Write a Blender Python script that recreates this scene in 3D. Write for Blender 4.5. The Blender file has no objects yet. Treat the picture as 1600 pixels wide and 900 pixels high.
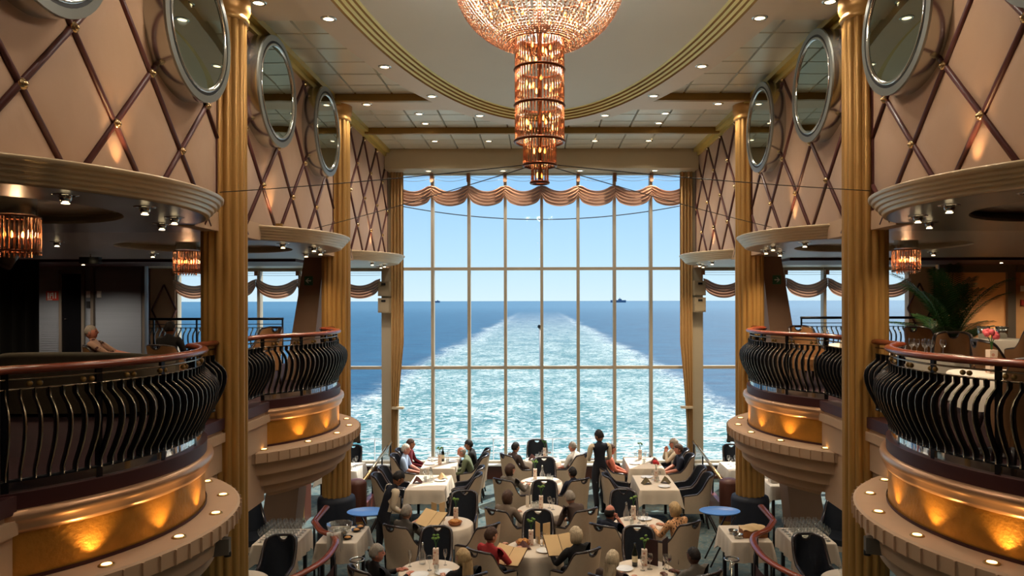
import bpy, bmesh, math, random
from mathutils import Vector, Matrix
R = random.Random(7)
PI = math.pi
SC = bpy.context.scene
COL = SC.collection
H = 4.26                       # eye height above the dining room floor

# ---------------------------------------------------------------- camera
cam_data = bpy.data.cameras.new('camera')
cam = bpy.data.objects.new('camera', cam_data); COL.objects.link(cam)
cam.location = (-0.07, 0, H)
cam.rotation_euler = (math.radians(90), math.radians(0.12), 0)
cam_data.sensor_width = 36
cam_data.lens = 1150 / 1600 * 36
cam_data.shift_x = -42 / 1600
cam_data.shift_y = 20 / 1600
cam_data.clip_end = 100000
SC.camera = cam

# ---------------------------------------------------------------- colour management, world, sun
SC.view_settings.view_transform = 'Standard'
SC.view_settings.look = 'None'
SC.view_settings.gamma = 1
SC.view_settings.exposure = 0.0
SC.view_settings.use_curve_mapping = False
SC.cycles.max_bounces = 7
SC.cycles.diffuse_bounces = 4
SC.cycles.glossy_bounces = 3
SC.cycles.transmission_bounces = 4
SC.cycles.transparent_max_bounces = 12
SC.cycles.caustics_reflective = False
SC.cycles.caustics_refractive = False
SC.cycles.sample_clamp_indirect = 4

def lin(c):
    c = c / 255
    return c / 12.92 if c <= 0.04045 else ((c + 0.055) / 1.055) ** 2.4
def C(r, g, b): return (lin(r), lin(g), lin(b), 1)

W = bpy.data.worlds.new('sky'); SC.world = W; W.use_nodes = True
nt = W.node_tree; nt.nodes.clear()
out = nt.nodes.new('ShaderNodeOutputWorld'); bg = nt.nodes.new('ShaderNodeBackground')
tc = nt.nodes.new('ShaderNodeTexCoord'); sp = nt.nodes.new('ShaderNodeSeparateXYZ'); cr = nt.nodes.new('ShaderNodeValToRGB')
nt.links.new(tc.outputs['Generated'], sp.inputs[0]); nt.links.new(sp.outputs['Z'], cr.inputs[0])
cr.color_ramp.elements[0].position = 0.0; cr.color_ramp.elements[0].color = C(214, 236, 246)
cr.color_ramp.elements[1].position = 0.20; cr.color_ramp.elements[1].color = C(138, 194, 246)
e = cr.color_ramp.elements.new(0.06); e.color = C(188, 224, 250)
e = cr.color_ramp.elements.new(0.6); e.color = C(86, 148, 224)
bg.inputs['Strength'].default_value = 1.15
nt.links.new(cr.outputs[0], bg.inputs[0]); nt.links.new(bg.outputs[0], out.inputs[0])

SUN_DIR = Vector((0.42, 0.62, 1.02)).normalized()
sd = bpy.data.lights.new('sun', 'SUN'); sd.energy = 11.0; sd.angle = math.radians(0.6); sd.color = (1, 0.95, 0.86)
so = bpy.data.objects.new('sun', sd); COL.objects.link(so)
so.rotation_euler = SUN_DIR.to_track_quat('Z', 'Y').to_euler(); so.location = (6, 30, 30)

# ---------------------------------------------------------------- materials
M = {}
def mat(name, col, rough=0.6, metal=0.0, var=0.0, vscale=6.0, bump=0.0, bscale=60.0, spec=0.4, emit=None, estr=0, alpha=1.0, stretch=None, sub=0.0, sheen=0.0):
    m = bpy.data.materials.new(name); m.use_nodes = True
    t = m.node_tree; p = t.nodes['Principled BSDF']
    p.inputs['Base Color'].default_value = col
    p.inputs['Roughness'].default_value = rough
    p.inputs['Metallic'].default_value = metal
    p.inputs['Specular IOR Level'].default_value = spec
    if sheen: p.inputs['Sheen Weight'].default_value = sheen
    tcn = t.nodes.new('ShaderNodeTexCoord'); src = tcn.outputs['Object']
    if stretch:
        mp = t.nodes.new('ShaderNodeMapping'); mp.inputs['Scale'].default_value = stretch
        t.links.new(src, mp.inputs['Vector']); src = mp.outputs['Vector']
    if var:
        n = t.nodes.new('ShaderNodeTexNoise'); n.inputs['Scale'].default_value = vscale; n.inputs['Detail'].default_value = 5
        t.links.new(src, n.inputs['Vector'])
        mx = t.nodes.new('ShaderNodeMix'); mx.data_type = 'RGBA'
        mx.inputs['A'].default_value = tuple(max(0, x * (1 - var)) for x in col[:3]) + (1,)
        mx.inputs['B'].default_value = tuple(min(1, x * (1 + var)) for x in col[:3]) + (1,)
        t.links.new(n.outputs['Fac'], mx.inputs['Factor']); t.links.new(mx.outputs['Result'], p.inputs['Base Color'])
    if bump:
        n2 = t.nodes.new('ShaderNodeTexNoise'); n2.inputs['Scale'].default_value = bscale; n2.inputs['Detail'].default_value = 3
        t.links.new(src, n2.inputs['Vector'])
        b = t.nodes.new('ShaderNodeBump'); b.inputs['Strength'].default_value = bump; b.inputs['Distance'].default_value = 0.02
        t.links.new(n2.outputs['Fac'], b.inputs['Height']); t.links.new(b.outputs['Normal'], p.inputs['Normal'])
    if emit:
        p.inputs['Emission Color'].default_value = emit; p.inputs['Emission Strength'].default_value = estr
    M[name] = m
    return m

def glassy(name, tint, glossy=0.12, rough=0.03, gcol=(1, 1, 1, 1), facing=True):
    """thin clear material: see-through plus a mirror layer that grows at grazing angles"""
    m = bpy.data.materials.new(name); m.use_nodes = True
    t = m.node_tree; t.nodes.clear()
    o = t.nodes.new('ShaderNodeOutputMaterial'); mx = t.nodes.new('ShaderNodeMixShader')
    a = t.nodes.new('ShaderNodeBsdfTransparent'); a.inputs[0].default_value = tint
    g = t.nodes.new('ShaderNodeBsdfGlossy'); g.inputs['Color'].default_value = gcol; g.inputs['Roughness'].default_value = rough
    if facing:
        lw = t.nodes.new('ShaderNodeLayerWeight'); lw.inputs['Blend'].default_value = 0.25
        mu = t.nodes.new('ShaderNodeMath'); mu.operation = 'MULTIPLY_ADD'; mu.inputs[1].default_value = 0.6; mu.inputs[2].default_value = glossy
        mu.use_clamp = True
        t.links.new(lw.outputs['Facing'], mu.inputs[0]); t.links.new(mu.outputs[0], mx.inputs[0])
    else:
        mx.inputs[0].default_value = glossy
    t.links.new(a.outputs[0], mx.inputs[1]); t.links.new(g.outputs[0], mx.inputs[2]); t.links.new(mx.outputs[0], o.inputs[0])
    M[name] = m
    return m

def cloth_thin(name, col, trans=0.5):
    m = bpy.data.materials.new(name); m.use_nodes = True
    t = m.node_tree; t.nodes.clear()
    o = t.nodes.new('ShaderNodeOutputMaterial'); mx = t.nodes.new('ShaderNodeMixShader'); mx.inputs[0].default_value = trans
    a = t.nodes.new('ShaderNodeBsdfDiffuse'); a.inputs[0].default_value = col
    g = t.nodes.new('ShaderNodeBsdfTranslucent'); g.inputs[0].default_value = col
    t.links.new(a.outputs[0], mx.inputs[1]); t.links.new(g.outputs[0], mx.inputs[2]); t.links.new(mx.outputs[0], o.inputs[0])
    M[name] = m

mat('plaster', C(190, 156, 124), 0.75, var=0.04)
mat('cream_paint', C(196, 182, 156), 0.55, var=0.04)
mat('beam_paint', C(190, 174, 142), 0.6, var=0.04)
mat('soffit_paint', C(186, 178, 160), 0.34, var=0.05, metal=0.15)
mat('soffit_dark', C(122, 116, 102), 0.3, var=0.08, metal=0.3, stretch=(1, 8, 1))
mat('band_paint', C(226, 214, 196), 0.5, var=0.03)
mat('dome_paint', C(226, 226, 214), 0.6, var=0.03, vscale=1.5)
mat('ceiling_panel', C(224, 221, 204), 0.3, var=0.05, metal=0.25, vscale=2)
mat('seam_dark', C(70, 64, 54), 0.7)
mat('gold_trim', C(206, 184, 104), 0.38, metal=0.35, var=0.08)
mat('bronze_trim', C(150, 116, 60), 0.35, metal=0.5, var=0.08)
mat('gilt', C(182, 138, 76), 0.40, metal=0.4, var=0.07, vscale=9, stretch=(1, 1, .15))
mat('gold_leaf', C(200, 140, 58), 0.46, metal=0.6, var=0.26, vscale=7, bump=0.3, bscale=30)
mat('copper_trim', C(196, 152, 116), 0.3, metal=0.55, var=0.06)
mat('fascia_gold', C(214, 188, 150), 0.32, metal=0.25, var=0.1, vscale=3)
mat('fabric_wall', C(174, 137, 105), 0.6, var=0.05, vscale=3, bump=0.25, bscale=5, sheen=0.2)
mat('lattice_wood', C(84, 44, 40), 0.4, var=0.15)
mat('brass', C(206, 174, 128), 0.22, metal=0.95)
mat('chrome', C(196, 196, 190), 0.14, metal=0.95)
mat('grey_ring', C(138, 140, 134), 0.35, metal=0.6)
mat('black_rubber', C(14, 14, 16), 0.5)
mat('mirror', C(150, 160, 146), 0.02, metal=1.0)
mat('dark_metal', C(20, 22, 28), 0.3, metal=0.4)
mat('steel_and_edge_glint', C(156, 140, 118), 0.25, metal=0.9)
mat('rail_wood', C(128, 56, 32), 0.24, var=0.2, vscale=8, spec=0.6)
mat('rail_wood_dark', C(104, 48, 34), 0.3, var=0.2, spec=0.5)
mat('maroon', C(62, 26, 26), 0.5, var=0.1)
mat('maroon_carpet', C(44, 14, 18), 0.95, var=0.5, vscale=7)
mat('black_gloss', C(12, 12, 14), 0.12, spec=0.6)
mat('black_cloth', C(6, 6, 7), 0.9)
mat('navy_wrap', C(24, 28, 40), 0.6, var=0.2)
mat('pier', C(126, 98, 78), 0.6, var=0.05)
mat('window_frame', C(176, 164, 142), 0.45, var=0.03)
mat('white_paint', C(226, 228, 226), 0.4)
mat('curtain', C(178, 142, 92), 0.8, var=0.1)
cloth_thin('swag', C(180, 136, 108), 0.5)
glassy('window_glass', (0.97, 0.985, 0.98, 1), 0.0, 0.0)
glassy('strip_glass', (0.25, 0.28, 0.3, 1), 0.35, 0.05)
glassy('glass', (0.93, 0.95, 0.95, 1), 0.16, 0.04)
glassy('crystal', (0.80, 0.62, 0.52, 1), 0.28, 0.14, (0.95, 0.72, 0.58, 1))
glassy('crystal_clear', (0.78, 0.74, 0.7, 1), 0.35, 0.1, (1.0, 0.92, 0.85, 1))
mat('copper_dark', C(120, 66, 42), 0.3, metal=0.7)
mat('bulb', C(255, 200, 120), 0.5, emit=C(255, 178, 84), estr=9)
mat('lamp_glow', C(255, 220, 170), 0.5, emit=C(255, 226, 176), estr=6)
mat('lamp_warm', C(255, 220, 170), 0.5, emit=C(255, 200, 120), estr=6)
mat('chair_fabric', C(188, 168, 144), 0.85, var=0.06, vscale=20, bump=0.1, bscale=200)
mat('chair_navy', C(22, 28, 38), 0.75, var=0.2, vscale=25)
mat('chair_teal', C(56, 76, 84), 0.7, var=0.15)
mat('chair_wood', C(34, 24, 24), 0.28, var=0.2, spec=0.6)
mat('chair_brown', C(130, 90, 52), 0.7, var=0.12)
mat('sofa_fabric', C(92, 82, 66), 0.85, var=0.25, vscale=14)
mat('tablecloth', C(214, 198, 178), 0.85, var=0.04, bump=0.1, bscale=30)
mat('tablecloth_white', C(222, 214, 202), 0.85, var=0.04)
mat('napkin', C(92, 58, 54), 0.85)
mat('napkin_olive', C(96, 84, 58), 0.85)
mat('menu', C(214, 180, 130), 0.7, var=0.05)
mat('menu_cover', C(52, 26, 26), 0.5)
mat('paper', C(226, 216, 200), 0.7)
mat('porcelain', C(236, 232, 224), 0.25)
mat('bread', C(206, 146, 84), 0.8, var=0.3, vscale=40)
mat('basket', C(150, 92, 50), 0.7, var=0.3, vscale=40)
mat('bottle_dark', C(16, 26, 18), 0.1, spec=0.8)
mat('label_cream', C(220, 206, 170), 0.7)
mat('wine_red', C(60, 8, 20), 0.1)
mat('leaf', C(54, 104, 40), 0.5, var=0.3)
mat('leaf_lime', C(112, 146, 62), 0.5, var=0.2)
mat('palm_leaf', C(62, 104, 52), 0.45, var=0.4, vscale=3)
mat('petal_pink', C(222, 96, 104), 0.6, var=0.15)
mat('petal_white', C(240, 236, 224), 0.6)
mat('petal_red', C(214, 58, 62), 0.6)
mat('tray_blue', C(84, 138, 214), 0.35, var=0.03)
mat('brown_leather', C(92, 52, 40), 0.45, var=0.12)
mat('door_grey', C(128, 134, 142), 0.42, var=0.1, vscale=3, metal=0.2, stretch=(.2, 1, 8))
mat('peach_wall', C(222, 168, 112), 0.65, var=0.06)
mat('grey_frame', C(104, 96, 86), 0.4, metal=0.2)
mat('sign_green', C(26, 92, 66), 0.5)
mat('sign_white', C(214, 224, 214), 0.5)
mat('sign_red', C(196, 66, 50), 0.5)
mat('speaker', C(150, 136, 112), 0.5)
mat('cable', C(40, 34, 30), 0.5)
mat('terracotta', C(84, 52, 36), 0.7, var=0.2)
mat('ship', C(110, 128, 150), 0.8)
mat('skin_light', C(206, 150, 122), 0.55, var=0.08, vscale=14)
mat('skin_pink', C(200, 130, 108), 0.55, var=0.08, vscale=14)
mat('skin_tan', C(160, 108, 80), 0.55, var=0.08, vscale=14)
mat('skin_dark', C(96, 58, 44), 0.5, var=0.08, vscale=14)
mat('eye', C(20, 16, 14), 0.3)
mat('lips', C(150, 76, 70), 0.5)
mat('shoe', C(18, 16, 16), 0.4)
# carpet of the dining room: teal-grey with ribbon-like streaks
def carpet():
    m = bpy.data.materials.new('carpet'); m.use_nodes = True; t = m.node_tree; p = t.nodes['Principled BSDF']
    p.inputs['Roughness'].default_value = 0.95; p.inputs['Specular IOR Level'].default_value = 0.1
    tc = t.nodes.new('ShaderNodeTexCoord')
    n1 = t.nodes.new('ShaderNodeTexNoise'); n1.inputs['Scale'].default_value = 3.2; n1.inputs['Detail'].default_value = 8; n1.inputs['Distortion'].default_value = 2.5
    n2 = t.nodes.new('ShaderNodeTexNoise'); n2.inputs['Scale'].default_value = 1.1; n2.inputs['Detail'].default_value = 2
    t.links.new(tc.outputs['Object'], n1.inputs['Vector']); t.links.new(tc.outputs['Object'], n2.inputs['Vector'])
    r = t.nodes.new('ShaderNodeValToRGB'); e = r.color_ramp.elements
    e[0].position = .3; e[0].color = C(66, 82, 84); e[1].position = .72; e[1].color = C(140, 142, 128)
    for pos, c in ((.45, C(84, 104, 106)), (.5, C(124, 120, 106)), (.56, C(82, 104, 110))):
        x = e.new(pos); x.color = c
    t.links.new(n1.outputs['Fac'], r.inputs[0])
    mx = t.nodes.new('ShaderNodeMix'); mx.data_type = 'RGBA'; mx.inputs['B'].default_value = C(88, 106, 112)
    mu = t.nodes.new('ShaderNodeMath'); mu.operation = 'MULTIPLY'; mu.inputs[1].default_value = .7
    t.links.new(n2.outputs['Fac'], mu.inputs[0]); t.links.new(mu.outputs[0], mx.inputs['Factor'])
    t.links.new(r.outputs[0], mx.inputs['A']); t.links.new(mx.outputs['Result'], p.inputs['Base Color']); M['carpet'] = m
carpet()

def spotted(name, base, spot, scale=26):
    m = bpy.data.materials.new(name); m.use_nodes = True; t = m.node_tree; p = t.nodes['Principled BSDF']
    p.inputs['Roughness'].default_value = .85
    tc = t.nodes.new('ShaderNodeTexCoord'); v = t.nodes.new('ShaderNodeTexVoronoi'); v.inputs['Scale'].default_value = scale
    r = t.nodes.new('ShaderNodeValToRGB'); r.color_ramp.interpolation = 'CONSTANT'
    r.color_ramp.elements[0].color = spot; r.color_ramp.elements[1].position = .34; r.color_ramp.elements[1].color = base
    t.links.new(tc.outputs['Object'], v.inputs['Vector']); t.links.new(v.outputs['Distance'], r.inputs[0]); t.links.new(r.outputs[0], p.inputs['Base Color'])
    M[name] = m
spotted('leopard', C(214, 160, 112), C(60, 38, 32), 26)
spotted('floral', C(176, 140, 120), C(86, 48, 50), 16)
spotted('vase_print', C(226, 204, 184), C(196, 140, 118), 22)

def sea():
    m = bpy.data.materials.new('sea'); m.use_nodes = True; t = m.node_tree; p = t.nodes['Principled BSDF']; N = t.nodes.new; L = t.links.new
    tc = N('ShaderNodeTexCoord'); s = N('ShaderNodeSeparateXYZ'); L(tc.outputs['Object'], s.inputs[0])
    def math_(op, a, b=None, clamp=False):
        n = N('ShaderNodeMath'); n.operation = op; n.use_clamp = clamp
        for i, x in enumerate((a, b)):
            if x is None: continue
            if isinstance(x, (int, float)): n.inputs[i].default_value = x
            else: L(x, n.inputs[i])
        return n.outputs[0]
    def ramp(v, a, b):
        n = N('ShaderNodeMapRange'); n.interpolation_type = 'SMOOTHSTEP'; L(v, n.inputs['Value'])
        n.inputs['From Min'].default_value = a; n.inputs['From Max'].default_value = b; return n.outputs['Result']
    def noise(sx, sy, scale, detail=6, dist=0.0, rough=.6):
        mp = N('ShaderNodeMapping'); mp.inputs['Scale'].default_value = (sx, sy, 1); L(tc.outputs['Object'], mp.inputs['Vector'])
        n = N('ShaderNodeTexNoise'); n.inputs['Scale'].default_value = scale; n.inputs['Detail'].default_value = detail; n.inputs['Distortion'].default_value = dist
        n.inputs['Roughness'].default_value = rough; L(mp.outputs['Vector'], n.inputs['Vector']); return n.outputs['Fac']
    wob = noise(1, .35, .05, 4)
    ax = math_('ABSOLUTE', s.outputs['X'])
    ax = math_('ADD', ax, math_('MULTIPLY', math_('SUBTRACT', wob, .5), 16))
    y = s.outputs['Y']
    inside = math_('SUBTRACT', 1, ramp(ax, 31, 38))
    edge = math_('MULTIPLY', ramp(ax, 27, 34), math_('SUBTRACT', 1, ramp(ax, 35, 41)))
    fade = math_('SUBTRACT', 1, ramp(y, 120, 1500))
    fade2 = math_('SUBTRACT', 1, ramp(y, 60, 900))
    fine = noise(.55, 1.0, .75, 9, .8, .62)
    coarse = noise(1, .7, .11, 6, .9)
    # foam: lace of the fine noise, denser near the ship and on the V edges
    lace = math_('SUBTRACT', 1, math_('MULTIPLY', math_('ABSOLUTE', math_('SUBTRACT', fine, .5)), 11), True)
    dens = math_('ADD', math_('MULTIPLY', inside, math_('MULTIPLY', fade, .55)), math_('MULTIPLY', edge, math_('MULTIPLY', fade, .55)))
    near = math_('SUBTRACT', 1, ramp(y, 30, 170))
    dens = math_('ADD', dens, math_('MULTIPLY', inside, math_('MULTIPLY', near, .28)))
    foam = math_('MULTIPLY', dens, ramp(math_('ADD', math_('MULTIPLY', lace, .62), math_('MULTIPLY', coarse, 1.0)), 0.70, 1.14))
    foam = math_('MULTIPLY', foam, 1.8, True)
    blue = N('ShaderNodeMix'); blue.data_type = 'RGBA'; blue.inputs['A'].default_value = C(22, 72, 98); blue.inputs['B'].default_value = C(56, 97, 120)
    L(ramp(y, 100, 2500), blue.inputs['Factor'])  # far water paler: horizon haze put into the colour
    chop = noise(.5, 1.4, .12, 6)
    b2 = N('ShaderNodeMix'); b2.data_type = 'RGBA'; b2.blend_type = 'MULTIPLY'; L(blue.outputs['Result'], b2.inputs['A']); b2.inputs['Factor'].default_value = .7
    rr = N('ShaderNodeValToRGB'); rr.color_ramp.elements[0].color = (.45, .5, .6, 1); rr.color_ramp.elements[0].position = .35; rr.color_ramp.elements[1].position = .65; rr.color_ramp.elements[1].color = (1.2, 1.2, 1.15, 1)
    L(chop, rr.inputs[0]); L(rr.outputs[0], b2.inputs['B'])
    teal = N('ShaderNodeMix'); teal.data_type = 'RGBA'; L(b2.outputs['Result'], teal.inputs['A']); teal.inputs['B'].default_value = C(48, 104, 100)
    L(math_('MULTIPLY', inside, math_('MULTIPLY', fade2, math_('ADD', .35, math_('MULTIPLY', coarse, .9))), True), teal.inputs['Factor'])
    fo = N('ShaderNodeMix'); fo.data_type = 'RGBA'; L(teal.outputs['Result'], fo.inputs['A']); fo.inputs['B'].default_value = C(172, 178, 174); L(foam, fo.inputs['Factor'])
    L(fo.outputs['Result'], p.inputs['Base Color'])
    p.inputs['Roughness'].default_value = .55; p.inputs['Specular IOR Level'].default_value = .15
    b = N('ShaderNodeBump'); b.inputs['Strength'].default_value = .35; b.inputs['Distance'].default_value = 1.0; L(fine, b.inputs['Height']); L(b.outputs['Normal'], p.inputs['Normal'])
    M['sea'] = m
sea()

# ---------------------------------------------------------------- mesh building
class B:
    def __init__(s): s.v = []; s.f = []; s.m = []; s.sm = []
    def add(s, vs, fs, mi=0, smooth=True):
        o = len(s.v); s.v += [tuple(v) for v in vs]
        for f in fs: s.f.append([i + o for i in f]); s.m.append(mi); s.sm.append(smooth)
        return s
    def box(s, c, d, mi=0, rot=None):
        x, y, z = d[0] / 2, d[1] / 2, d[2] / 2
        vs = [Vector((a * x, b * y, e * z)) for e in (-1, 1) for b in (-1, 1) for a in (-1, 1)]
        if rot is not None:
            mt = rot if isinstance(rot, Matrix) else Matrix.Rotation(rot, 3, 'Z'); vs = [mt @ v for v in vs]
        vs = [v + Vector(c) for v in vs]
        return s.add(vs, [(0, 2, 3, 1), (4, 5, 7, 6), (0, 1, 5, 4), (2, 6, 7, 3), (0, 4, 6, 2), (1, 3, 7, 5)], mi, False)
    def box2(s, a, b, mi=0): return s.box([(p + q) / 2 for p, q in zip(a, b)], [abs(q - p) for p, q in zip(a, b)], mi)
    def prism(s, poly, z0, z1, mi=0):
        n = len(poly); vs = [(x, y, z0) for x, y in poly] + [(x, y, z1) for x, y in poly]
        fs = [list(range(n))[::-1], list(range(n, 2 * n))] + [(i, (i + 1) % n, n + (i + 1) % n, n + i) for i in range(n)]
        return s.add(vs, fs, mi, False)
    def tube(s, path, r, n=8, mi=0, caps=True, closed=False, flat=None):
        path = [Vector(p) for p in path]; k = len(path); rs = r if isinstance(r, (list, tuple)) else [r] * k
        vs = []; up = None
        for i, p in enumerate(path):
            if closed: d = path[(i + 1) % k] - path[i - 1]
            else: d = path[min(i + 1, k - 1)] - path[max(i - 1, 0)]
            if d.length < 1e-9: d = Vector((0, 0, 1))
            d.normalize()
            if up is None: up = Vector((0, 0, 1)) if abs(d.z) < .9 else Vector((0, 1, 0))
            a = d.cross(up); a = a.normalized() if a.length > 1e-6 else d.orthogonal().normalized(); b = a.cross(d).normalized(); up = b
            for j in range(n):
                t = 2 * PI * j / n; fx, fy = (1, 1) if flat is None else flat
                vs.append(p + (a * math.cos(t) * fx + b * math.sin(t) * fy) * rs[i])
        fs = []
        for i in range(k if closed else k - 1):
            i2 = (i + 1) % k
            for j in range(n): fs.append((i * n + j, i * n + (j + 1) % n, i2 * n + (j + 1) % n, i2 * n + j))
        s.add(vs, fs, mi)
        if caps and not closed:
            o = len(s.v) - k * n
            s.f += [[o + j for j in range(n)][::-1], [o + (k - 1) * n + j for j in range(n)]]; s.m += [mi, mi]; s.sm += [False, False]
        return s
    def lathe(s, prof, n=24, c=(0, 0, 0), a0=0, a1=2 * PI, mi=0, smooth=True, wave=None):
        full = abs(a1 - a0 - 2 * PI) < 1e-6; k = n if full else n + 1; vs = []
        for i in range(k):
            t = a0 + (a1 - a0) * i / n
            for q, (r, z) in enumerate(prof):
                rr = r * (wave(t, q) if wave else 1); vs.append((c[0] + rr * math.cos(t), c[1] + rr * math.sin(t), c[2] + z))
        q = len(prof); fs = []
        for i in range(n):
            i2 = (i + 1) % k
            for j in range(q - 1): fs.append((i * q + j, i2 * q + j, i2 * q + j + 1, i * q + j + 1))
        return s.add(vs, fs, mi, smooth)
    def cyl(s, c, r, h, n=20, mi=0, r2=None):
        r2 = r if r2 is None else r2
        return s.lathe([(0, 0), (r, 0)], n, c, mi=mi, smooth=False).lathe([(r, 0), (r2, h)], n, c, mi=mi).lathe([(r2, h), (0, h)], n, c, mi=mi, smooth=False)
    def ball(s, c, r, n=10, mi=0):
        rr = r if isinstance(r, (list, tuple)) else (r, r, r); k = max(4, n // 2 + 1); vs = []
        for i in range(k + 1):
            a = PI * i / k
            for j in range(n):
                t = 2 * PI * j / n; vs.append((c[0] + rr[0] * math.sin(a) * math.cos(t), c[1] + rr[1] * math.sin(a) * math.sin(t), c[2] + rr[2] * math.cos(a)))
        return s.add(vs, [(i * n + j, i * n + (j + 1) % n, (i + 1) * n + (j + 1) % n, (i + 1) * n + j)[::-1] for i in range(k) for j in range(n)], mi)
    def grid(s, fn, nu, nv, mi=0, closed_u=False):
        k = nu if closed_u else nu + 1
        vs = [fn(i / nu, j / nv) for i in range(k) for j in range(nv + 1)]
        return s.add(vs, [(i * (nv + 1) + j, (i + 1) % k * (nv + 1) + j, (i + 1) % k * (nv + 1) + j + 1, i * (nv + 1) + j + 1) for i in range(nu) for j in range(nv)], mi)
    def mesh(s, name, mats):
        me = bpy.data.meshes.new(name); me.from_pydata(s.v, [], s.f)
        for m in (mats if isinstance(mats, (list, tuple)) else [mats]): me.materials.append(M[m])
        me.polygons.foreach_set('material_index', s.m); me.polygons.foreach_set('use_smooth', s.sm); me.validate(); me.update()
        return me
    def obj(s, name, mats, parent=None, loc=None, rz=0):
        return mk(name, s.mesh(name, mats), parent, loc, rz)

def mk(name, me, parent=None, loc=None, rz=0):
    o = bpy.data.objects.new(name, me); COL.objects.link(o)
    if parent is not None: o.parent = parent
    if loc is not None: o.location = loc
    if rz: o.rotation_euler = (0, 0, rz)
    return o
def tag(o, label, cat, group=None):
    o['label'] = label; o['category'] = cat
    if group: o['group'] = group
    return o
def thing(name, label, cat, loc=(0, 0, 0), rz=0, group=None):
    o = bpy.data.objects.new(name, None); COL.objects.link(o); o.location = loc; o.rotation_euler = (0, 0, rz); o.empty_display_size = .1
    return tag(o, label, cat, group)
def struct(name, b, mats, parent=None, label=None):
    o = b.obj(name, mats, parent)
    if parent is None: o['kind'] = 'structure'
    if label: o['label'] = label
    return o
def dup(root, label, loc, rz=0, group=None):
    r = root.copy(); COL.objects.link(r); r.location = loc; r.rotation_euler = (0, 0, rz); r['label'] = label
    if group: r['group'] = group
    for ch in root.children:
        c = ch.copy(); COL.objects.link(c); c.parent = r
        for g in ch.children:
            d = g.copy(); COL.objects.link(d); d.parent = c
    return r
def spot(loc, power, color=(1, .78, .5), size=1.2, blend=.6, target=None, radius=.04, parent=None):
    l = bpy.data.lights.new('lamp_light', 'SPOT'); l.energy = power; l.color = color; l.spot_size = size; l.spot_blend = blend; l.shadow_soft_size = radius
    o = bpy.data.objects.new('lamp_light', l); COL.objects.link(o); o.location = loc
    d = Vector(target) - Vector(loc) if target else Vector((0, 0, -1)); o.rotation_euler = (-d).to_track_quat('Z', 'Y').to_euler()
    if parent: o.parent = parent
    return o
def point(loc, power, color=(1, .72, .42), radius=.05, parent=None):
    l = bpy.data.lights.new('lamp_light', 'POINT'); l.energy = power; l.color = color; l.shadow_soft_size = radius
    o = bpy.data.objects.new('lamp_light', l); COL.objects.link(o); o.location = loc
    if parent: o.parent = parent
    return o
def clip_poly(poly, x0, x1, y0, y1):
    for ax, lim, sg in ((0, x0, 1), (0, x1, -1), (1, y0, 1), (1, y1, -1)):
        o = []
        for i in range(len(poly)):
            a, b = poly[i], poly[(i + 1) % len(poly)]; da, db = (a[ax] - lim) * sg, (b[ax] - lim) * sg
            if da >= 0: o.append(a)
            if da * db < 0:
                t = da / (da - db); o.append((a[0] + (b[0] - a[0]) * t, a[1] + (b[1] - a[1]) * t))
        poly = o
        if not poly: break
    return poly
def PX(u, v, z):                        # a point of the photograph carried to the level z above the dining floor
    Y = 1150 * (H - z) / (v - 470); return ((u - 842) / 1150 * Y - .07, Y)
# ================================================================ SETTING
XW = 3.66                                  # half width of the atrium (column line)
COLY = [3.79, 8.41, 13.03]; YWIN = 17.65
ZS = 5.05                                  # balcony soffit
ZB = 2.84                                  # balcony floor
ZC = 7.76                                  # atrium ceiling
side_word = {-1: 'left', 1: 'right'}

struct('floor', B().box2((-12, -3, -.1), (12, YWIN + .1, 0)), 'carpet')
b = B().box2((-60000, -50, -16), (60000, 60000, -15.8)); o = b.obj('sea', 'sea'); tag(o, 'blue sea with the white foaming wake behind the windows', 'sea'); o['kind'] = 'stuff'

# --- ceiling with its panels, cross beams and band
ceil = struct('ceiling', B().box2((-3.8, -3, ZC + .03), (3.8, YWIN, ZC + .2)), 'seam_dark')
a_, b_, c_ = 2.65, 7.25, 6.7                # oval on which the downlights sit (half width, half length, centre)
def inside_oval(x, y, g): return (x / (a_ + g)) ** 2 + ((y - c_) / (b_ + g)) ** 2 < 1
panel_mesh = {}
def ceil_panel(x0, x1, y0, y1):
    k = (round(x1 - x0, 3), round(y1 - y0, 3))
    if k not in panel_mesh:
        w, d = k[0] / 2 - .006, k[1] / 2 - .006
        q = B(); q.add([(-w, -d, .03), (w, -d, .03), (w, d, .03), (-w, d, .03), (-w + .012, -d + .012, 0), (w - .012, -d + .012, 0), (w - .012, d - .012, 0), (-w + .012, d - .012, 0)],
                       [(0, 1, 5, 4), (1, 2, 6, 5), (2, 3, 7, 6), (3, 0, 4, 7), (4, 5, 6, 7)], 0, False)
        panel_mesh[k] = q.mesh('ceiling_panel', 'ceiling_panel')
    mk('ceiling_panel', panel_mesh[k], ceil, ((x0 + x1) / 2, (y0 + y1) / 2, ZC))
xs = [-3.56] + [-3.16 + .616 * k for k in range(11)] + [3.56]
def panel_rows(y0, y1, n):
    for i in range(n):
        ya = y0 + (y1 - y0) * i / n; yb = y0 + (y1 - y0) * (i + 1) / n
        for xa, xb in zip(xs, xs[1:]):
            if xb - xa < .1: continue
            if all(inside_oval(x, y, -.1) for x in (xa, xb) for y in (ya, yb)): continue
            ceil_panel(xa, xb, ya, yb)
panel_rows(9.05, 12.5, 6); panel_rows(13.3, 14.87, 3); panel_rows(14.97, 16.95, 4); panel_rows(4.4, 7.9, 6)
def x_oval(y):                              # half width of the oval opening at y
    q = 1 - ((y - c_) / (b_ - .02)) ** 2
    return (a_ - .02) * math.sqrt(q) if q > 0 else 0
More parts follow.
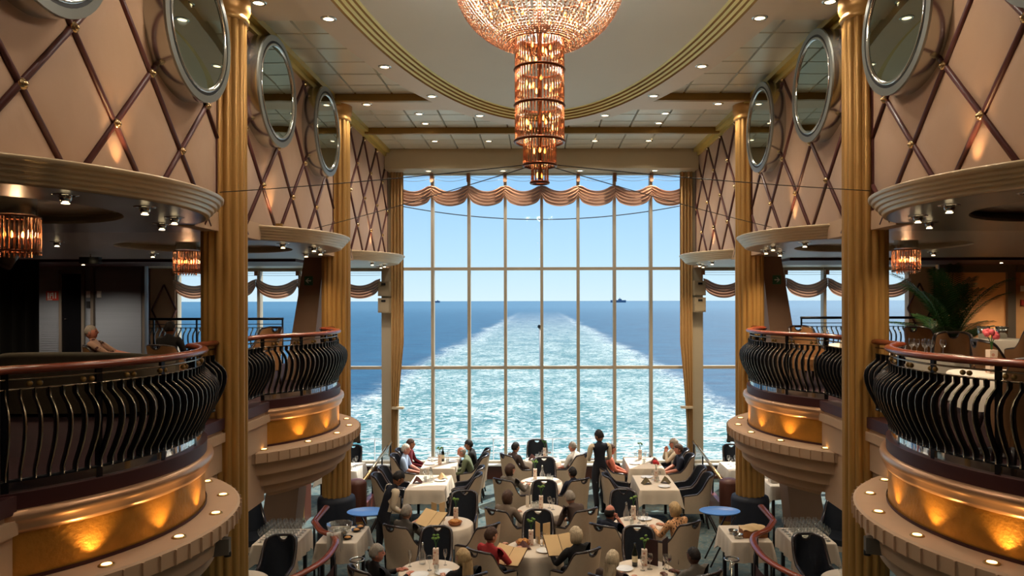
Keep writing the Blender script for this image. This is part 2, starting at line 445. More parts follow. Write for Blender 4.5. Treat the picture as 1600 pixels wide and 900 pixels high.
for sg in (-1, 1):
    for (ya, yb) in ((3.3, 4.4), (7.9, 9.05), (12.5, 13.3)):
        q = B(); n = 16; pts = [(x_oval(ya + (yb - ya) * i / n), ya + (yb - ya) * i / n) for i in range(n + 1)]
        q.prism([(sg * 3.62, ya), (sg * 3.62, yb)] + [(sg * x, y) for x, y in pts[::-1]], ZC - .05, ZC + .02); q.obj('cross_band', 'band_paint', ceil)
    for y in (7.82, 12.42):
        B().box2((sg * 3.62, y, ZC - .12), (sg * x_oval(y), y + .09, ZC + .02)).obj('gold_cross_beam', 'bronze_trim', ceil)
B().box2((-3.62, 14.85, ZC - .12), (3.62, 14.94, ZC + .02)).obj('gold_cross_beam', 'bronze_trim', ceil)
B().box2((-3.62, 16.95, 7.31), (3.62, YWIN + .05, ZC + .02)).obj('end_beam', 'beam_paint', ceil)
for s in (-1, 1):
    q = B()
    q.box2((s * 3.66, -3, ZC - .16), (s * 3.58, 16.95, ZC + .02)); q.box2((s * 3.58, -3, ZC - .08), (s * 3.50, 16.95, ZC + .02))
    q.obj('gold_cornice', 'gold_trim', ceil)
# --- oval ring, gold steps and dome disc
ZR = 7.60
def oval_strip(b, g0, z0, g1, z1, n=96, mi=0):
    vs = []
    for i in range(n):
        t = 2 * PI * i / n
        for g, z in ((g0, z0), (g1, z1)): vs.append(((a_ + g) * math.cos(t), c_ + (b_ + g) * math.sin(t), z))
    b.add(vs, [(2 * i, 2 * i + 1, (2 * i + 3) % (2 * n), (2 * i + 2) % (2 * n)) for i in range(n)], mi)
q = B(); oval_strip(q, .2, ZR, -.22, ZR); oval_strip(q, .2, ZC + .03, .2, ZR); q.obj('oval_band', 'band_paint', ceil)
q = B(); g, z = -.22, ZR
for k in range(4):
    oval_strip(q, g, z, g - .012, z + .026, 96, 1); oval_strip(q, g - .012, z + .026, g - .05, z + .038); g -= .05; z += .038
q.obj('oval_gold_step', ['gold_trim', 'bronze_trim'], ceil)
q = B(); n = 96
q.add([((a_ + g) * math.cos(2 * PI * i / n), c_ + (b_ + g) * math.sin(2 * PI * i / n), z) for i in range(n)], [list(range(n))], 0, False); q.obj('oval_dome', 'dome_paint', ceil)

# --- walls above the balconies: upholstered diamonds, wooden lattice and brass studs
Z0 = {-1: 5.76, 1: 5.80}; CB = [6.2, 10.63, 15.58]; DZ, DY = .6, .5675
ZLW, ZHW = 5.06, ZC
def lattice_wall(s):
    w = struct('wall_' + side_word[s], B().box2((s * XW, -3, ZLW), (s * (XW + .12), YWIN, ZHW + .2)), 'fabric_wall')
    ranges = [(4.02, 8.17), (8.65, 12.79), (13.27, 17.35)]
    for bay, (y0, y1) in enumerate(ranges):
        cy, z0 = CB[bay] + (0 if s < 0 else -.05), Z0[s]
        for i in range(-6, 7):
            for j in range(-3, 6):
                if (i + j) % 2:
                    y, z = cy + i * DY, z0 + j * DZ
                    P = clip_poly([(y - DY, z), (y, z - DZ), (y + DY, z), (y, z + DZ)], y0, y1, ZLW + .03, ZHW)
                    if len(P) < 3: continue
                    my = sum(p[0] for p in P) / len(P); mz = sum(p[1] for p in P) / len(P)
                    if max(p[0] for p in P) - min(p[0] for p in P) < .06: continue
                    q = B(); k = len(P)
                    rings = [(1, .0), (.9, .018), (.55, .032)]
                    vs = []
                    for f, d in rings: vs += [(s * (XW - d), my + (p[0] - my) * f, mz + (p[1] - mz) * f) for p in P]
                    vs.append((s * (XW - .036), my, mz))
                    fs = [(a * k + e, a * k + (e + 1) % k, (a + 1) * k + (e + 1) % k, (a + 1) * k + e) for a in range(2) for e in range(k)] + [(2 * k + e, 2 * k + (e + 1) % k, 3 * k) for e in range(k)]
                    if s > 0: fs = [f[::-1] for f in fs]
                    q.add(vs, fs); q.obj('fabric_panel', 'fabric_wall', w)
        # bars, clipped to the bay
        for sg in (-1, 1):
            for k in range(-9, 12):
                if k % 2: continue
                # line through (cy + k*DY, z0) with slope sg*DZ/DY
                pts = []
                for zz in (ZLW + .02, ZHW):
                    pts.append((cy + k * DY + (zz - z0) / (sg * DZ / DY), zz))
                (ya, za), (yb, zb) = pts
                t0, t1 = 0, 1
                for lim, sgn in ((y0, 1), (y1, -1)):
                    da, db = (ya - lim) * sgn, (yb - lim) * sgn
                    if da < 0 and db < 0: t0 = 2
                    elif da < 0: t0 = max(t0, da / (da - db))
                    elif db < 0: t1 = min(t1, da / (da - db))
                if t1 - t0 < .02: continue
                A = Vector((s * (XW - .02), ya + (yb - ya) * t0, za + (zb - za) * t0)); E_ = Vector((s * (XW - .02), ya + (yb - ya) * t1, za + (zb - za) * t1))
                B().tube([A, E_], .026, 8, flat=(1, 1)).obj('lattice_bar', 'lattice_wood', w)
        stud = B().ball((0, 0, 0), .028, 10).lathe([(.042, -.012), (.042, .0), (.026, .012)], 12).mesh('brass_stud', 'brass')
        for i in range(-6, 7):
            for j in range(-1, 4):
                y, z = cy + i * DY, z0 + j * DZ
                if (i + j) % 2 == 0 and y0 + .04 < y < y1 - .04 and ZLW + .2 < z < ZHW - .1:
                    o = mk('brass_stud', stud, w, (s * (XW - .05), y, z)); o.rotation_euler = (0, -s * PI / 2, 0)
        for y in (y0, y1): B().box2((s * XW, y - .02, ZLW), (s * (XW - .03), y + .02, ZHW - .1)).obj('edge_strip', 'lattice_wood', w)
    return w
walls = {s: lattice_wall(s) for s in (-1, 1)}

# --- ground works of the two upper galleries, aisles, rear
for s in (-1, 1):
    n = side_word[s]
    deck = [(s * 3.66, -3), (s * 3.66, 13.25), (s * 5.9, 16.9), (s * 12, 16.9), (s * 12, -3)]
    b = B().prism(deck if s > 0 else deck[::-1], 2.5, ZB - .01)
    o = struct('trim_' + ('1' if s < 0 else '2'), b, 'plaster')
    B().prism(deck if s > 0 else deck[::-1], ZB - .01, ZB).obj('gallery_carpet', 'maroon_carpet', o)
    # straight edge beam of the gallery between the bulges
    for (y0, y1) in ((-3, 4.93), (7.57, 9.55), (12.19, 13.3)):
        q = B(); q.box2((s * 3.60, y0, 2.37), (s * 3.8, y1, 2.84)); q.box2((s * 3.56, y0, 2.70), (s * 3.8, y1, 2.80)); q.box2((s * 3.64, y0, 1.68), (s * 4.4, y1, 2.37)); q.obj('edge_beam', 'plaster', o)
        B().box2((s * 3.57, y0, 2.84), (s * 3.8, y1, 2.96)).obj('deck_edge', 'maroon', o)
    # soffit over the gallery
    b = B().box2((s * 3.66, -3, ZS + .1), (s * 12, YWIN - .02, ZS + .25)); o2 = struct('trim_' + ('3' if s < 0 else '4'), b, 'soffit_paint')
    B().box2((s * 4.6, 13.7, ZS - .05), (s * 12, 15.4, ZS + .1)).obj('maroon_soffit', 'maroon', o2)
    for (y0, y1) in ((-3, 4.8), (7.6, 9.4), (12.2, 14.1), (16.8, 17.6)):
        B().box2((s * 3.62, y0, ZS - .01), (s * 3.8, y1, ZS + .2)).obj('upper_edge_beam', 'plaster', o2)
    B().box2((s * 9.6, -3, 0), (s * 9.7, 17.6, 2.5)).obj('aisle_wall', 'plaster', o)
    struct('wall_' + ('outer_left' if s < 0 else 'outer_right'), B().box2((s * 12, -3, 0), (s * 12.1, YWIN, ZS)), 'plaster' if s < 0 else 'peach_wall')
for s in (-1, 1):                           # unseen lamps added in the low ceiling to brighten the aisles
    for i, (x, y) in enumerate(((5.1, 8.2), (4.6, 11.0), (5.4, 14.2), (7.2, 11.5), (4.2, 5.0))):
        t = thing('aisle_fill_light', 'added fill light in the low ceiling of the %s aisle, %s of five' % (side_word[s], ['first', 'second', 'third', 'fourth', 'fifth'][i]), 'lamp', (s * x, y, 2.5), group='aisle fill lights')
        B().lathe([(.06, .0), (.062, -.012), (.09, -.006), (.094, .0)], 16).obj('trim_ring', 'chrome', t); B().cyl((0, 0, -.006), .06, .004, 14).obj('lens', 'lamp_glow', t)
        spot((0, 0, -.03), 75, (1, .86, .68), 2.4, .7, None, .05, t)
struct('wall_rear', B().box2((-12, -3.1, -.1), (12, -3, ZC + .2)), 'plaster')

# --- columns
def flute(t, q): return .87 + .15 * abs(math.sin(7.5 * t)) ** .8
def column(s, y, label):
    t = thing('fluted_column', label, 'column', (s * XW, y, 0))
    B().lathe([(.245, .8), (.245, 3.2), (.245, 5.4), (.24, 7.48)], 180, wave=flute).obj('shaft', 'gilt', t)
    B().lathe([(.24, 7.44), (.265, 7.45), (.27, 7.48), (.255, 7.50), (.25, 7.53), (.275, 7.55), (.285, 7.6), (.285, 7.72), (.30, 7.73), (.30, 7.76)], 40).obj('capital', 'gilt', t)
    B().lathe([(.33, 0), (.33, .74), (.315, .8), (.24, .83)], 32).obj('base', 'navy_wrap', t)
for s in (-1, 1):
    for y, w in ((8.41, 'near'), (13.03, 'far')):
        column(s, y, 'gilded fluted column at the %s end of the %s row of columns' % (w, side_word[s]))

# --- window wall of the stern
def windows():
    k = 0
    yw = YWIN
    def bay_window(xa, xb, z0, z1, trans, edge=.04, sill=True):
        nonlocal k
        k += 1
        w = struct('window_%d' % k, B().box2((xa, yw - .02, z0 - .06), (xb, yw + .14, z0)), 'window_frame')
        zz = [z0] + trans + [z1]
        for za, zb in zip(zz, zz[1:]):
            B().box2((xa + .02, yw + .04, za + .02), (xb - .02, yw + .05, zb - .02)).obj('glass_pane', 'window_glass', w)
        for z in trans: B().box2((xa, yw - .03, z - .035), (xb, yw + .12, z + .035)).obj('transom', 'window_frame', w)
        B().box2((xa - .035, yw - .05, z0), (xa + .035, yw + .14, z1)).obj('mullion', 'window_frame', w)
        B().box2((xa, yw - .02, z1 - .05), (xb, yw + .12, z1 + .03)).obj('head', 'window_frame', w)
    p = .872; x0 = -4 * p
    for i in range(8): bay_window(x0 + i * p, x0 + (i + 1) * p, .42, 7.33, [2.66, 5.03])
    for s in (-1, 1):
        for i in range(5):
            xa = s * (3.82 + .985 * i); xb = s * (3.82 + .985 * (i + 1))
            bay_window(min(xa, xb), max(xa, xb), .42, ZS - .02, [2.66])
    for s in (-1, 1):
        q = B().box2((s * 3.49, yw - .12, 0), (s * 3.82, yw + .16, 7.4)); struct('trim_' + ('5' if s < 0 else '6'), q, 'window_frame')
        q = B().box2((s * 8.75, yw - .1, 0), (s * 12, yw + .1, ZS)); struct('wall_stern_' + side_word[s], q, 'plaster')
    q = B().box2((-8.8, yw - .06, 0), (8.8, yw + .1, .34)); o = struct('baseboard_stern', q, 'brown_leather')
    B().box2((-8.8, yw - .2, .34), (8.8, yw + .1, .37)).obj('window_sill', 'white_paint', o)
windows()
# ================================================================ BALCONIES
RB = 1.88; XC = 4.97
BY = {0: 6.25, 1: 10.87, 2: 15.49}
def arc_pt(s, yc, r, phi): return (s * (XC - r * math.cos(phi)), yc + r * math.sin(phi))
def half(r): return math.acos(min(1, (XC - XW) / r))
def arc_lathe(b, s, yc, prof, n=40, mi=0, smooth=True, a=None):
    """each (r, z) of the profile swept round the bulge, from edge beam to edge beam"""
    if smooth == 'sharp':
        for p0, p1 in zip(prof, prof[1:]): arc_lathe(b, s, yc, [p0, p1], n, mi, True, a)
        return b
    rows = []
    for (r, z) in prof:
        h = a if a else half(r)
        rows.append([arc_pt(s, yc, r, -h + 2 * h * i / n) + (z,) for i in range(n + 1)])
    vs = [rows[q][i] for i in range(n + 1) for q in range(len(prof))]; k = len(prof)
    fs = [(i * k + j, (i + 1) * k + j, (i + 1) * k + j + 1, i * k + j + 1) for i in range(n) for j in range(k - 1)]
    if s > 0: fs = [f[::-1] for f in fs]
    return b.add(vs, fs, mi, smooth)
def seg_disc(b, s, yc, r, z, mi=0, n=40):
    h = half(r); vs = [arc_pt(s, yc, r, -h + 2 * h * i / n) + (z,) for i in range(n + 1)]
    return b.add(vs, [list(range(n + 1))], mi, False)
bal_path = [(0, 3.67), (0, 3.61), (.035, 3.585), (.09, 3.54), (.122, 3.49), (.13, 3.43), (.122, 3.36), (.095, 3.28), (.05, 3.19), (.012, 3.125), (0, 3.10), (0, 3.05)]
def baluster_mesh():
    b = B(); d, w = .030, .0055
    vs = []
    for (r, z) in bal_path:
        vs += [(r - d, -w, z), (r + d, -w, z), (r + d, w, z), (r - d, w, z)]
    n = len(bal_path); side = []; front = []
    for i in range(n - 1):
        o = i * 4
        for j in range(4):
            f = (o + j, o + (j + 1) % 4, o + 4 + (j + 1) % 4, o + 4 + j)
            (front if j == 1 else side).append(f)
    b.add(vs, side, 0); b.f += [list(f) for f in front]; b.m += [1] * len(front); b.sm += [True] * len(front)
    b.f += [[0, 1, 2, 3], [(n - 1) * 4 + j for j in (3, 2, 1, 0)]]; b.m += [0, 0]; b.sm += [False, False]
    return b.mesh('baluster', ['dark_metal', 'steel_and_edge_glint'])  # lighter front face: light caught on the bar edge, put into the colour
BAL = baluster_mesh()
LENS = B().cyl((0, 0, -.004), .034, .008, 14)
LENSM = LENS.mesh('lens', 'lamp_warm')
RIMM = B().lathe([(.034, .0), (.036, .01), (.054, .008), (.058, 0)], 16).mesh('lamp_rim', 'bronze_trim')
RIBM = B().box((0, 0, 0), (.034, .014, .116)).mesh('ledge_rib', 'plaster')
def balcony(s, k):
    yc = BY[k]; where = ('near' if k == 0 else 'far') + ' ' + side_word[s]
    t = thing('balcony', 'rounded %s balcony front with a gold leaf band above a lit ledge' % where, 'balcony', (s * 3.66, yc, ZB)); off = Vector((s * 3.66, yc, ZB))
    def put(name, b, mats):
        b.v = [tuple(Vector(v) - off) for v in b.v]; return b.obj(name, mats, t)
    q = B(); arc_lathe(q, s, yc, [(1.895, 2.86), (1.90, 2.97), (1.80, 2.97), (1.80, 2.86)], smooth='sharp'); put('deck_edge', q, 'maroon')
    q = B(); arc_lathe(q, s, yc, [(1.88, 2.86), (1.945, 2.855), (1.955, 2.82), (1.95, 2.79), (1.92, 2.765), (1.925, 2.735), (1.905, 2.70), (1.87, 2.69)]); put('cornice', q, 'copper_trim')
    q = B(); arc_lathe(q, s, yc, [(RB, 2.70), (RB, 2.37)], 60); put('gold_band', q, 'gold_leaf')
    q = B(); arc_lathe(q, s, yc, [(1.895, 2.40), (1.895, 2.372)], 60); put('dark_bead', q, 'maroon')  # thin maroon bead at the foot of the gold band
    q = B(); arc_lathe(q, s, yc, [(1.85, 2.37), (2.165, 2.37), (2.185, 2.355), (2.185, 2.235), (2.08, 2.225)], 60, smooth='sharp'); put('ledge', q, 'plaster')
    q = B(); arc_lathe(q, s, yc, [(2.11, 2.235), (2.085, 2.06), (2.0, 2.045), (1.97, 1.89), (1.88, 1.875), (1.85, 1.76), (1.76, 1.75), (1.72, 1.68), (1.32, 1.68)], smooth='sharp'); put('stepped_underside', q, 'plaster')
    q = B(); seg_disc(q, s, yc, 1.86, ZB); put('floor_carpet', q, 'maroon_carpet')
    h = half(2.185)
    for i in range(27):
        a = -h + 2 * h * (i + .5) / 27; x, y = arc_pt(s, yc, 2.186, a)
        o = mk('ledge_rib', RIBM, t, Vector((x, y, 2.296)) - off, math.atan2(math.sin(a), -s * math.cos(a)))
    for i in range(6):
        a = math.radians(-47 + 18.6 * i); x, y = arc_pt(s, yc, 2.04, a)
        l = mk('ledge_lamp', RIMM, t, Vector((x, y, 2.37)) - off); mk('lens', LENSM, l, (0, 0, .008))
        tx, ty = arc_pt(s, yc, 1.865, a)
        lx, ly = arc_pt(s, yc, 1.965, a); tx, ty = arc_pt(s, yc, 1.925, a)
        sp_ = spot(Vector((lx, ly, 2.385)), 15, (1, .58, .20), 1.75, 1.0, (tx, ty, 2.80), .015); sp_.parent = t; sp_.location = Vector((lx, ly, 2.385)) - off
    fa = math.radians(5 if k == 0 else 19); px, py = arc_pt(s, yc, 2.13, fa); w = thing('wall_spotlight', 'small grey wedge spotlight under the ledge of the %s balcony' % where, 'lamp', (px, py, 2.13), fa if s < 0 else PI - fa)
    B().prism([(-.06, -.07), (.07, -.03), (.07, .03), (-.06, .07)], -.08, .06).obj('housing', 'grey_frame', w); B().cyl((.05, 0, -.10), .03, .04, 12).obj('lamp_head', 'black_rubber', w)
    # ------------------ railing
    g = thing('balcony_railing', 'dark bellied baluster railing with a wooden handrail on the %s balcony' % where, 'railing', (s * 3.66, yc, ZB + .13)); goff = Vector((s * 3.66, yc, ZB + .13))
    def putg(name, b, mats):
        b.v = [tuple(Vector(v) - goff) for v in b.v]; return b.obj(name, mats, g)
    r = 1.85; hh = half(r); ya, yb = COLY[k] + .26, COLY[k + 1] - .26
    def rail_path(r, z, n=36):
        h = half(r); return [(s * XW, ya, z)] + [arc_pt(s, yc, r, -h + 2 * h * i / n) + (z,) for i in range(n + 1)] + [(s * XW, yb, z)]
    q = B(); q.tube(rail_path(1.86, 3.80), .042, 10, flat=(1.25, .75)); putg('handrail', q, 'rail_wood')
    for z in (3.735, 3.665):
        q = B(); q.tube(rail_path(1.85, z), .009, 6); putg('thin_rail', q, 'steel_and_edge_glint')
    q = B(); q.tube(rail_path(1.85, 3.05), .012, 6); putg('lower_rail', q, 'dark_metal')
    q = B(); arc_lathe(q, s, yc, [(1.855, 3.04), (1.855, 2.97)], 40); putg('glass_strip', q, 'strip_glass')
    n = 34
    for i in range(n + 1):
        a = -hh + 2 * hh * i / n; x, y = arc_pt(s, yc, r, a); rz = math.atan2(math.sin(a), -s * math.cos(a))
        mk('baluster', BAL, g, Vector((x, y, 0)) - goff, rz)
        if i % 7 == 0 and 0 < i < n or i in (0, n):
            mk('post', POST, g, Vector((s * (XC - 1.845 * math.cos(a)), y, 2.97)) - goff, rz)
        if i % 4 == 2:
            o = mk('brass_ball', BALLP, g, Vector((x, y, 3.70)) - goff, rz)
    for (y0, y1) in (((ya, yc - r * math.sin(hh)), (yc + r * math.sin(hh), yb)) if k else ((yc + r * math.sin(hh), yb),)):
        m = max(1, int((y1 - y0) / .1))
        for i in range(m):
            y = y0 + (y1 - y0) * (i + .5) / m; mk('baluster', BAL, g, Vector((s * XW, y, 0)) - goff, PI if s > 0 else 0)
POST = B().box2((-.012, -.022, 0), (.012, .022, .80)).mesh('post', 'dark_metal')
BALLP = B().ball((0, -.03, 0), .022, 8).ball((0, .03, 0), .022, 8).mesh('brass_ball', 'bronze_trim')
for s in (-1, 1):
    for k in (0, 1): balcony(s, k)

# --- ribbed fascia and soffit over each bulge, cove recess in the soffit
def plate_with_hole(b, poly, c, r, z, th, mi=0):
    ang = sorted(set([round(2 * PI * i / 72, 5) for i in range(72)] + [round(math.atan2(p[1] - c[1], p[0] - c[0]) % (2 * PI), 5) for p in poly]))
    inner, outer = [], []
    for t in ang:
        dx, dy = math.cos(t), math.sin(t); best = None
        for i in range(len(poly)):
            (x1, y1), (x2, y2) = poly[i], poly[(i + 1) % len(poly)]; ex, ey = x2 - x1, y2 - y1; det = dx * (-ey) + ex * dy
            if abs(det) < 1e-9: continue
            u = ((x1 - c[0]) * (-ey) + ex * (y1 - c[1])) / det; w = (dx * (y1 - c[1]) - dy * (x1 - c[0])) / det
            if u > 0 and -1e-6 <= w <= 1 + 1e-6 and (best is None or u > best): best = u
        if best is None: best = r + .1
        inner.append((c[0] + r * dx, c[1] + r * dy)); outer.append((c[0] + best * dx, c[1] + best * dy))
    n = len(ang); vs = [(x, y, z) for x, y in inner] + [(x, y, z) for x, y in outer]
    b.add(vs, [(i, n + i, n + (i + 1) % n, (i + 1) % n)[::-1] for i in range(n)], mi, False)
    for j, (dr, dz) in enumerate(((0, .03), (-.05, .035), (-.05, .07), (-.1, .1))): pass
    rings = [(r, z), (r, z + .03), (r + .05, z + .035), (r + .05, z + .065), (r + .10, z + .07), (r + .10, z + th)]
    b.lathe([(q, w) for q, w in rings], 72, (c[0], c[1], 0), mi=mi)
def fascia(s, k):
    yc = BY[k]; n = side_word[s]; w = ['near', 'middle', 'far'][k]
    t = thing('canopy', 'ribbed curved canopy edge over the %s bay of the %s side' % (w, n), 'canopy', (s * 3.66, yc, ZS)); off = Vector((s * 3.66, yc, ZS))
    def put(name, b, mats):
        b.v = [tuple(Vector(v) - off) for v in b.v]; return b.obj(name, mats, t)
    prof = [(1.40, 5.235), (2.03, 5.235), (2.05, 5.225)]
    for i in range(5):
        r0 = 2.05 - .03 * i; z0 = 5.225 - .034 * i
        prof += [(r0, z0 - .004), (r0 - .002, z0 - .022), (r0 - .014, z0 - .031), (r0 - .028, z0 - .032)]
    prof += [(1.885, 5.05)]
    q = B(); arc_lathe(q, s, yc, prof, 48); put('ribbed_edge', q, 'fascia_gold')
    h = half(1.89); out_ = [arc_pt(s, yc, 1.89, -h + 2 * h * i / 40) for i in range(41)]
    y0, y1 = ([-3, 8.41, 13.03][k], [8.41, 13.03, YWIN - .02][k])
    poly = [(s * 3.62, y0)] + out_ + [(s * 3.62, y1), (s * 6.9, y1), (s * 6.9, y0)]
    q = B()
    if k < 2: plate_with_hole(q, poly, (s * XC, yc), 1.2, ZS, .12)
    else: q.add([(x, y, ZS) for x, y in poly], [list(range(len(poly)))], 0, False)
    q.add([(x, y, ZS) for x, y in ((s * 6.9, y0), (s * 6.9, y1), (s * 12, y1), (s * 12, y0))], [(0, 1, 2, 3)], 0, False)
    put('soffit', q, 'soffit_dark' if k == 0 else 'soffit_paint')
    # uplight behind the canopy edge
    yu = CB[k] + (-.9 if (k == 1 and s < 0) else 0)
    q = B().cyl((0, 0, 0), .05, .05, 12); o = q.obj('uplight', 'bronze_trim', t, Vector((s * 3.50, yu, 5.235)) - off)
    l = spot(Vector((s * 3.50, yu, 5.30)), 22, (1, .60, .28), 1.1, .9, (s * 3.70, yu, 6.2), .03); l.parent = t; l.location = Vector((s * 3.50, yu, 5.30)) - off
for s in (-1, 1):
    for k in (0, 1, 2): fascia(s, k)

# --- mirror portholes
def porthole():
    D = B().lathe([(.70, 0), (.70, .235)], 56).mesh('drum', 'chrome')
    F = B().lathe([(.701, .215), (.701, .237)], 56).lathe([(.701, .237), (.63, .240)], 56).lathe([(.63, .24), (.628, .225)], 56).mesh('front_ring', 'grey_ring')
    G = B().lathe([(.63, .236), (.598, .236)], 56).mesh('gasket', 'black_rubber')
    Cn = B().lathe([(.600, .222), (.600, .242), (.588, .247), (.570, .242), (.560, .222)], 56).mesh('inner_rim', 'chrome')
    Gl = B().lathe([(.565, .226), (.3, .229), (0, .23)], 56).mesh('mirror_glass', 'mirror')
    return [('drum', D), ('front_ring', F), ('gasket', G), ('inner_rim', Cn), ('mirror_glass', Gl)]
PH = porthole(); ordn = ['nearest', 'second', 'third', 'farthest']
for s in (-1, 1):
    for i, y in enumerate((CB[0] - 1.12, CB[0] + 1.12, CB[1] - 1.12, CB[1] + 1.12)):
        y = y - (.07 if s > 0 else 0)
        t = thing('porthole_mirror', 'round mirror in a chrome drum on the %s wall, %s of the four' % (side_word[s], ordn[i]), 'mirror', (s * XW, y, Z0[s] + 1.2), group='porthole mirrors')
        t.rotation_euler = (0, -s * PI / 2, 0)
        for nm, me in PH: mk(nm, me, t)

# ================================================================ CHANDELIER
def rods(b, r, z0, z1, n, rad=.007, mi=0, jit=0):
    for i in range(n):
        a = 2 * PI * i / n; x, y = r * math.cos(a), r * math.sin(a)
        b.tube([(x, y, z1), (x, y, z0 + R.uniform(0, jit))], rad, 5, mi)
    return b
t = thing('chandelier', 'huge amber crystal chandelier with a beaded bowl and a long tiered tube', 'chandelier', (-.06, 6.8, H)); CH = t
prof = [(.79, 3.0), (.775, 2.86), (.742, 2.74), (.69, 2.64), (.615, 2.545), (.52, 2.465), (.41, 2.40), (.29, 2.37), (.235, 2.42)]
def bowl_pt(f):
    f *= len(prof) - 1; i = min(int(f), len(prof) - 2); f -= i; return (prof[i][0] + (prof[i + 1][0] - prof[i][0]) * f, prof[i][1] + (prof[i + 1][1] - prof[i][1]) * f)
b = B()
for i in range(84):
    a = 2 * PI * i / 84
    for j in range(34):
        r, z = bowl_pt((j + .5) / 34); rr = .0115
        b.ball((r * math.cos(a), r * math.sin(a), z), (rr, rr, rr * 1.15), 4)
o = b.obj('bead_bowl', 'crystal', t); o['kind'] = 'stuff'
b = B()
for i in range(46):
    a = 2 * PI * i / 46
    for j in range(16):
        r, z = bowl_pt(.04 + .8 * (j + .5) / 16); b.tube([(r * .86 * math.cos(a), r * .86 * math.sin(a), z + .10), (r * .86 * math.cos(a), r * .86 * math.sin(a), z + .04)], .006, 4)
o = b.obj('inner_drops', 'crystal_clear', t); o['kind'] = 'stuff'
for nm, r, z in (('rim_ring', .79, 3.0), ('neck_ring', .235, 2.44), ('tier_ring', .228, 2.13), ('tier_ring', .228, 1.80), ('tier_ring', .228, 1.47), ('tier_ring', .152, 1.25), ('tier_ring', .08, 1.09)):
    B().tube([(r * math.cos(2 * PI * i / 40), r * math.sin(2 * PI * i / 40), z) for i in range(40)], .014 if nm != 'neck_ring' else .026, 6, closed=True).obj(nm, 'copper_dark', t)
B().tube([(0, 0, 3.5), (0, 0, 1.1)], .018, 8).obj('stem', 'copper_dark', t)
B().lathe([(0, 3.49), (.16, 3.49), (.15, 3.44), (.05, 3.40), (.02, 3.3)], 24).obj('ceiling_rose', 'copper_dark', t)
for i in range(8):
    a = 2 * PI * i / 8; B().tube([(0, 0, 3.38), (.79 * math.cos(a), .79 * math.sin(a), 3.0)], .006, 5).obj('suspension_rod', 'copper_dark', t)
for z1, z0, r in ((2.42, 2.15, .222), (2.12, 1.82, .222), (1.79, 1.49, .222), (1.50, 1.26, .148), (1.27, 1.10, .075)):
    n = int(r * 210)
    q = rods(B(), r, z0, z1, n, .0085, 0)
    o = q.obj('crystal_rods', 'crystal', t); o['kind'] = 'stuff'
BULB = B().lathe([(0, -.022), (.009, -.014), (.011, 0), (.006, .02), (0, .032)], 8).mesh('candle_bulb', 'bulb')
for z0 in (2.28, 1.97, 1.64):
    for i in range(8):
        a = 2 * PI * (i + R.random() * .4) / 8; mk('candle_bulb', BULB, t, (.12 * math.cos(a), .12 * math.sin(a), z0 + R.uniform(-.06, .06)))
for i in range(4): mk('candle_bulb', BULB, t, (.05 * math.cos(i * 1.57), .05 * math.sin(i * 1.57), 1.38))
mk('candle_bulb', BULB, t, (.02, 0, 1.15)); mk('candle_bulb', BULB, t, (-.02, 0.02, 1.16))
for ring, (rr, zz, m) in enumerate(((.62, 2.80, 18), (.46, 2.66, 14), (.30, 2.56, 9), (.66, 2.93, 18))):
    for i in range(m):
        a = 2 * PI * (i + .5 * ring) / m; mk('candle_bulb', BULB, t, (rr * math.cos(a), rr * math.sin(a), zz))
for p in ((.45, 0, 3.2), (-.45, 0, 3.2), (0, .45, 3.2), (0, -.45, 3.2)): point(p, 45, (1, .92, .82), .08, t)
point((0, 0, 2.75), 7, (1, .66, .36), .1, t)
for z in (2.25, 1.95, 1.62): point((0, 0, z), 8.0, (1, .62, .3), .05, t)

def pendant(label, x, y):
    t = thing('pendant_lamp', label, 'lamp', (x, y, ZS))
    B().cyl((0, 0, -.05), .16, .15, 20).obj('ceiling_plate', 'chrome', t)
    for r, z in ((.185, -.07), (.185, -.36)):
        B().tube([(r * math.cos(2 * PI * i / 28), r * math.sin(2 * PI * i / 28), z) for i in range(28)], .008, 5, closed=True).obj('ring', 'copper_dark', t)
    q = rods(B(), .185, -.39, -.07, 34, .008); rods(q, .12, -.41, -.07, 20, .007); o = q.obj('crystal_rods', 'crystal', t); o['kind'] = 'stuff'
    for i in range(5): mk('candle_bulb', BULB, t, (.07 * math.cos(i * 1.256), .07 * math.sin(i * 1.256), -.22))
    point((0, 0, -.2), 6, (1, .66, .36), .05, t)
pendant('small amber crystal drum lamp at the left edge under the near left canopy', -4.52, 6.25)
pendant('small amber crystal drum lamp beside the near left column', -5.13, 10.6)
pendant('small amber crystal drum lamp beside the near right column', 5.22, 10.6)

# ================================================================ DOWNLIGHTS
DL_R = B().lathe([(.06, .0), (.062, -.012), (.09, -.006), (.094, .0)], 20).mesh('trim_ring', 'chrome')
DL_L = B().cyl((0, 0, -.006), .06, .004, 16).mesh('lens', 'lamp_glow')
dl = []
for sgn in (-1, 1):
    for tdeg in (25.2, 43, 58.5, 74, 91, 108, 125, 142, 158):
        dl.append((sgn * a_ * math.sin(math.radians(tdeg)), c_ + b_ * math.cos(math.radians(tdeg)), ZR, 'oval'))
    for x, y, z in ((2.72, 8.5, ZC - .05), (3.3, 8.5, ZC - .05), (3.08, 12.9, ZC - .05), (2.3, 13.75, ZC), (2.3, 14.5, ZC), (2.34, 16.1, ZC), (1.16, 16.1, ZC), (2.72, 3.9, ZC - .05), (2.65, 17.25, 7.31), (.9, 17.25, 7.31)):
        dl.append((sgn * x, y, z, 'beam' if y > 17 else 'ceiling'))
def rank_word(i): return ['nearest', 'second nearest', 'third nearest', 'fourth nearest', 'fifth nearest', 'sixth nearest', 'seventh nearest', 'eighth nearest', 'ninth nearest', 'tenth nearest'][i]
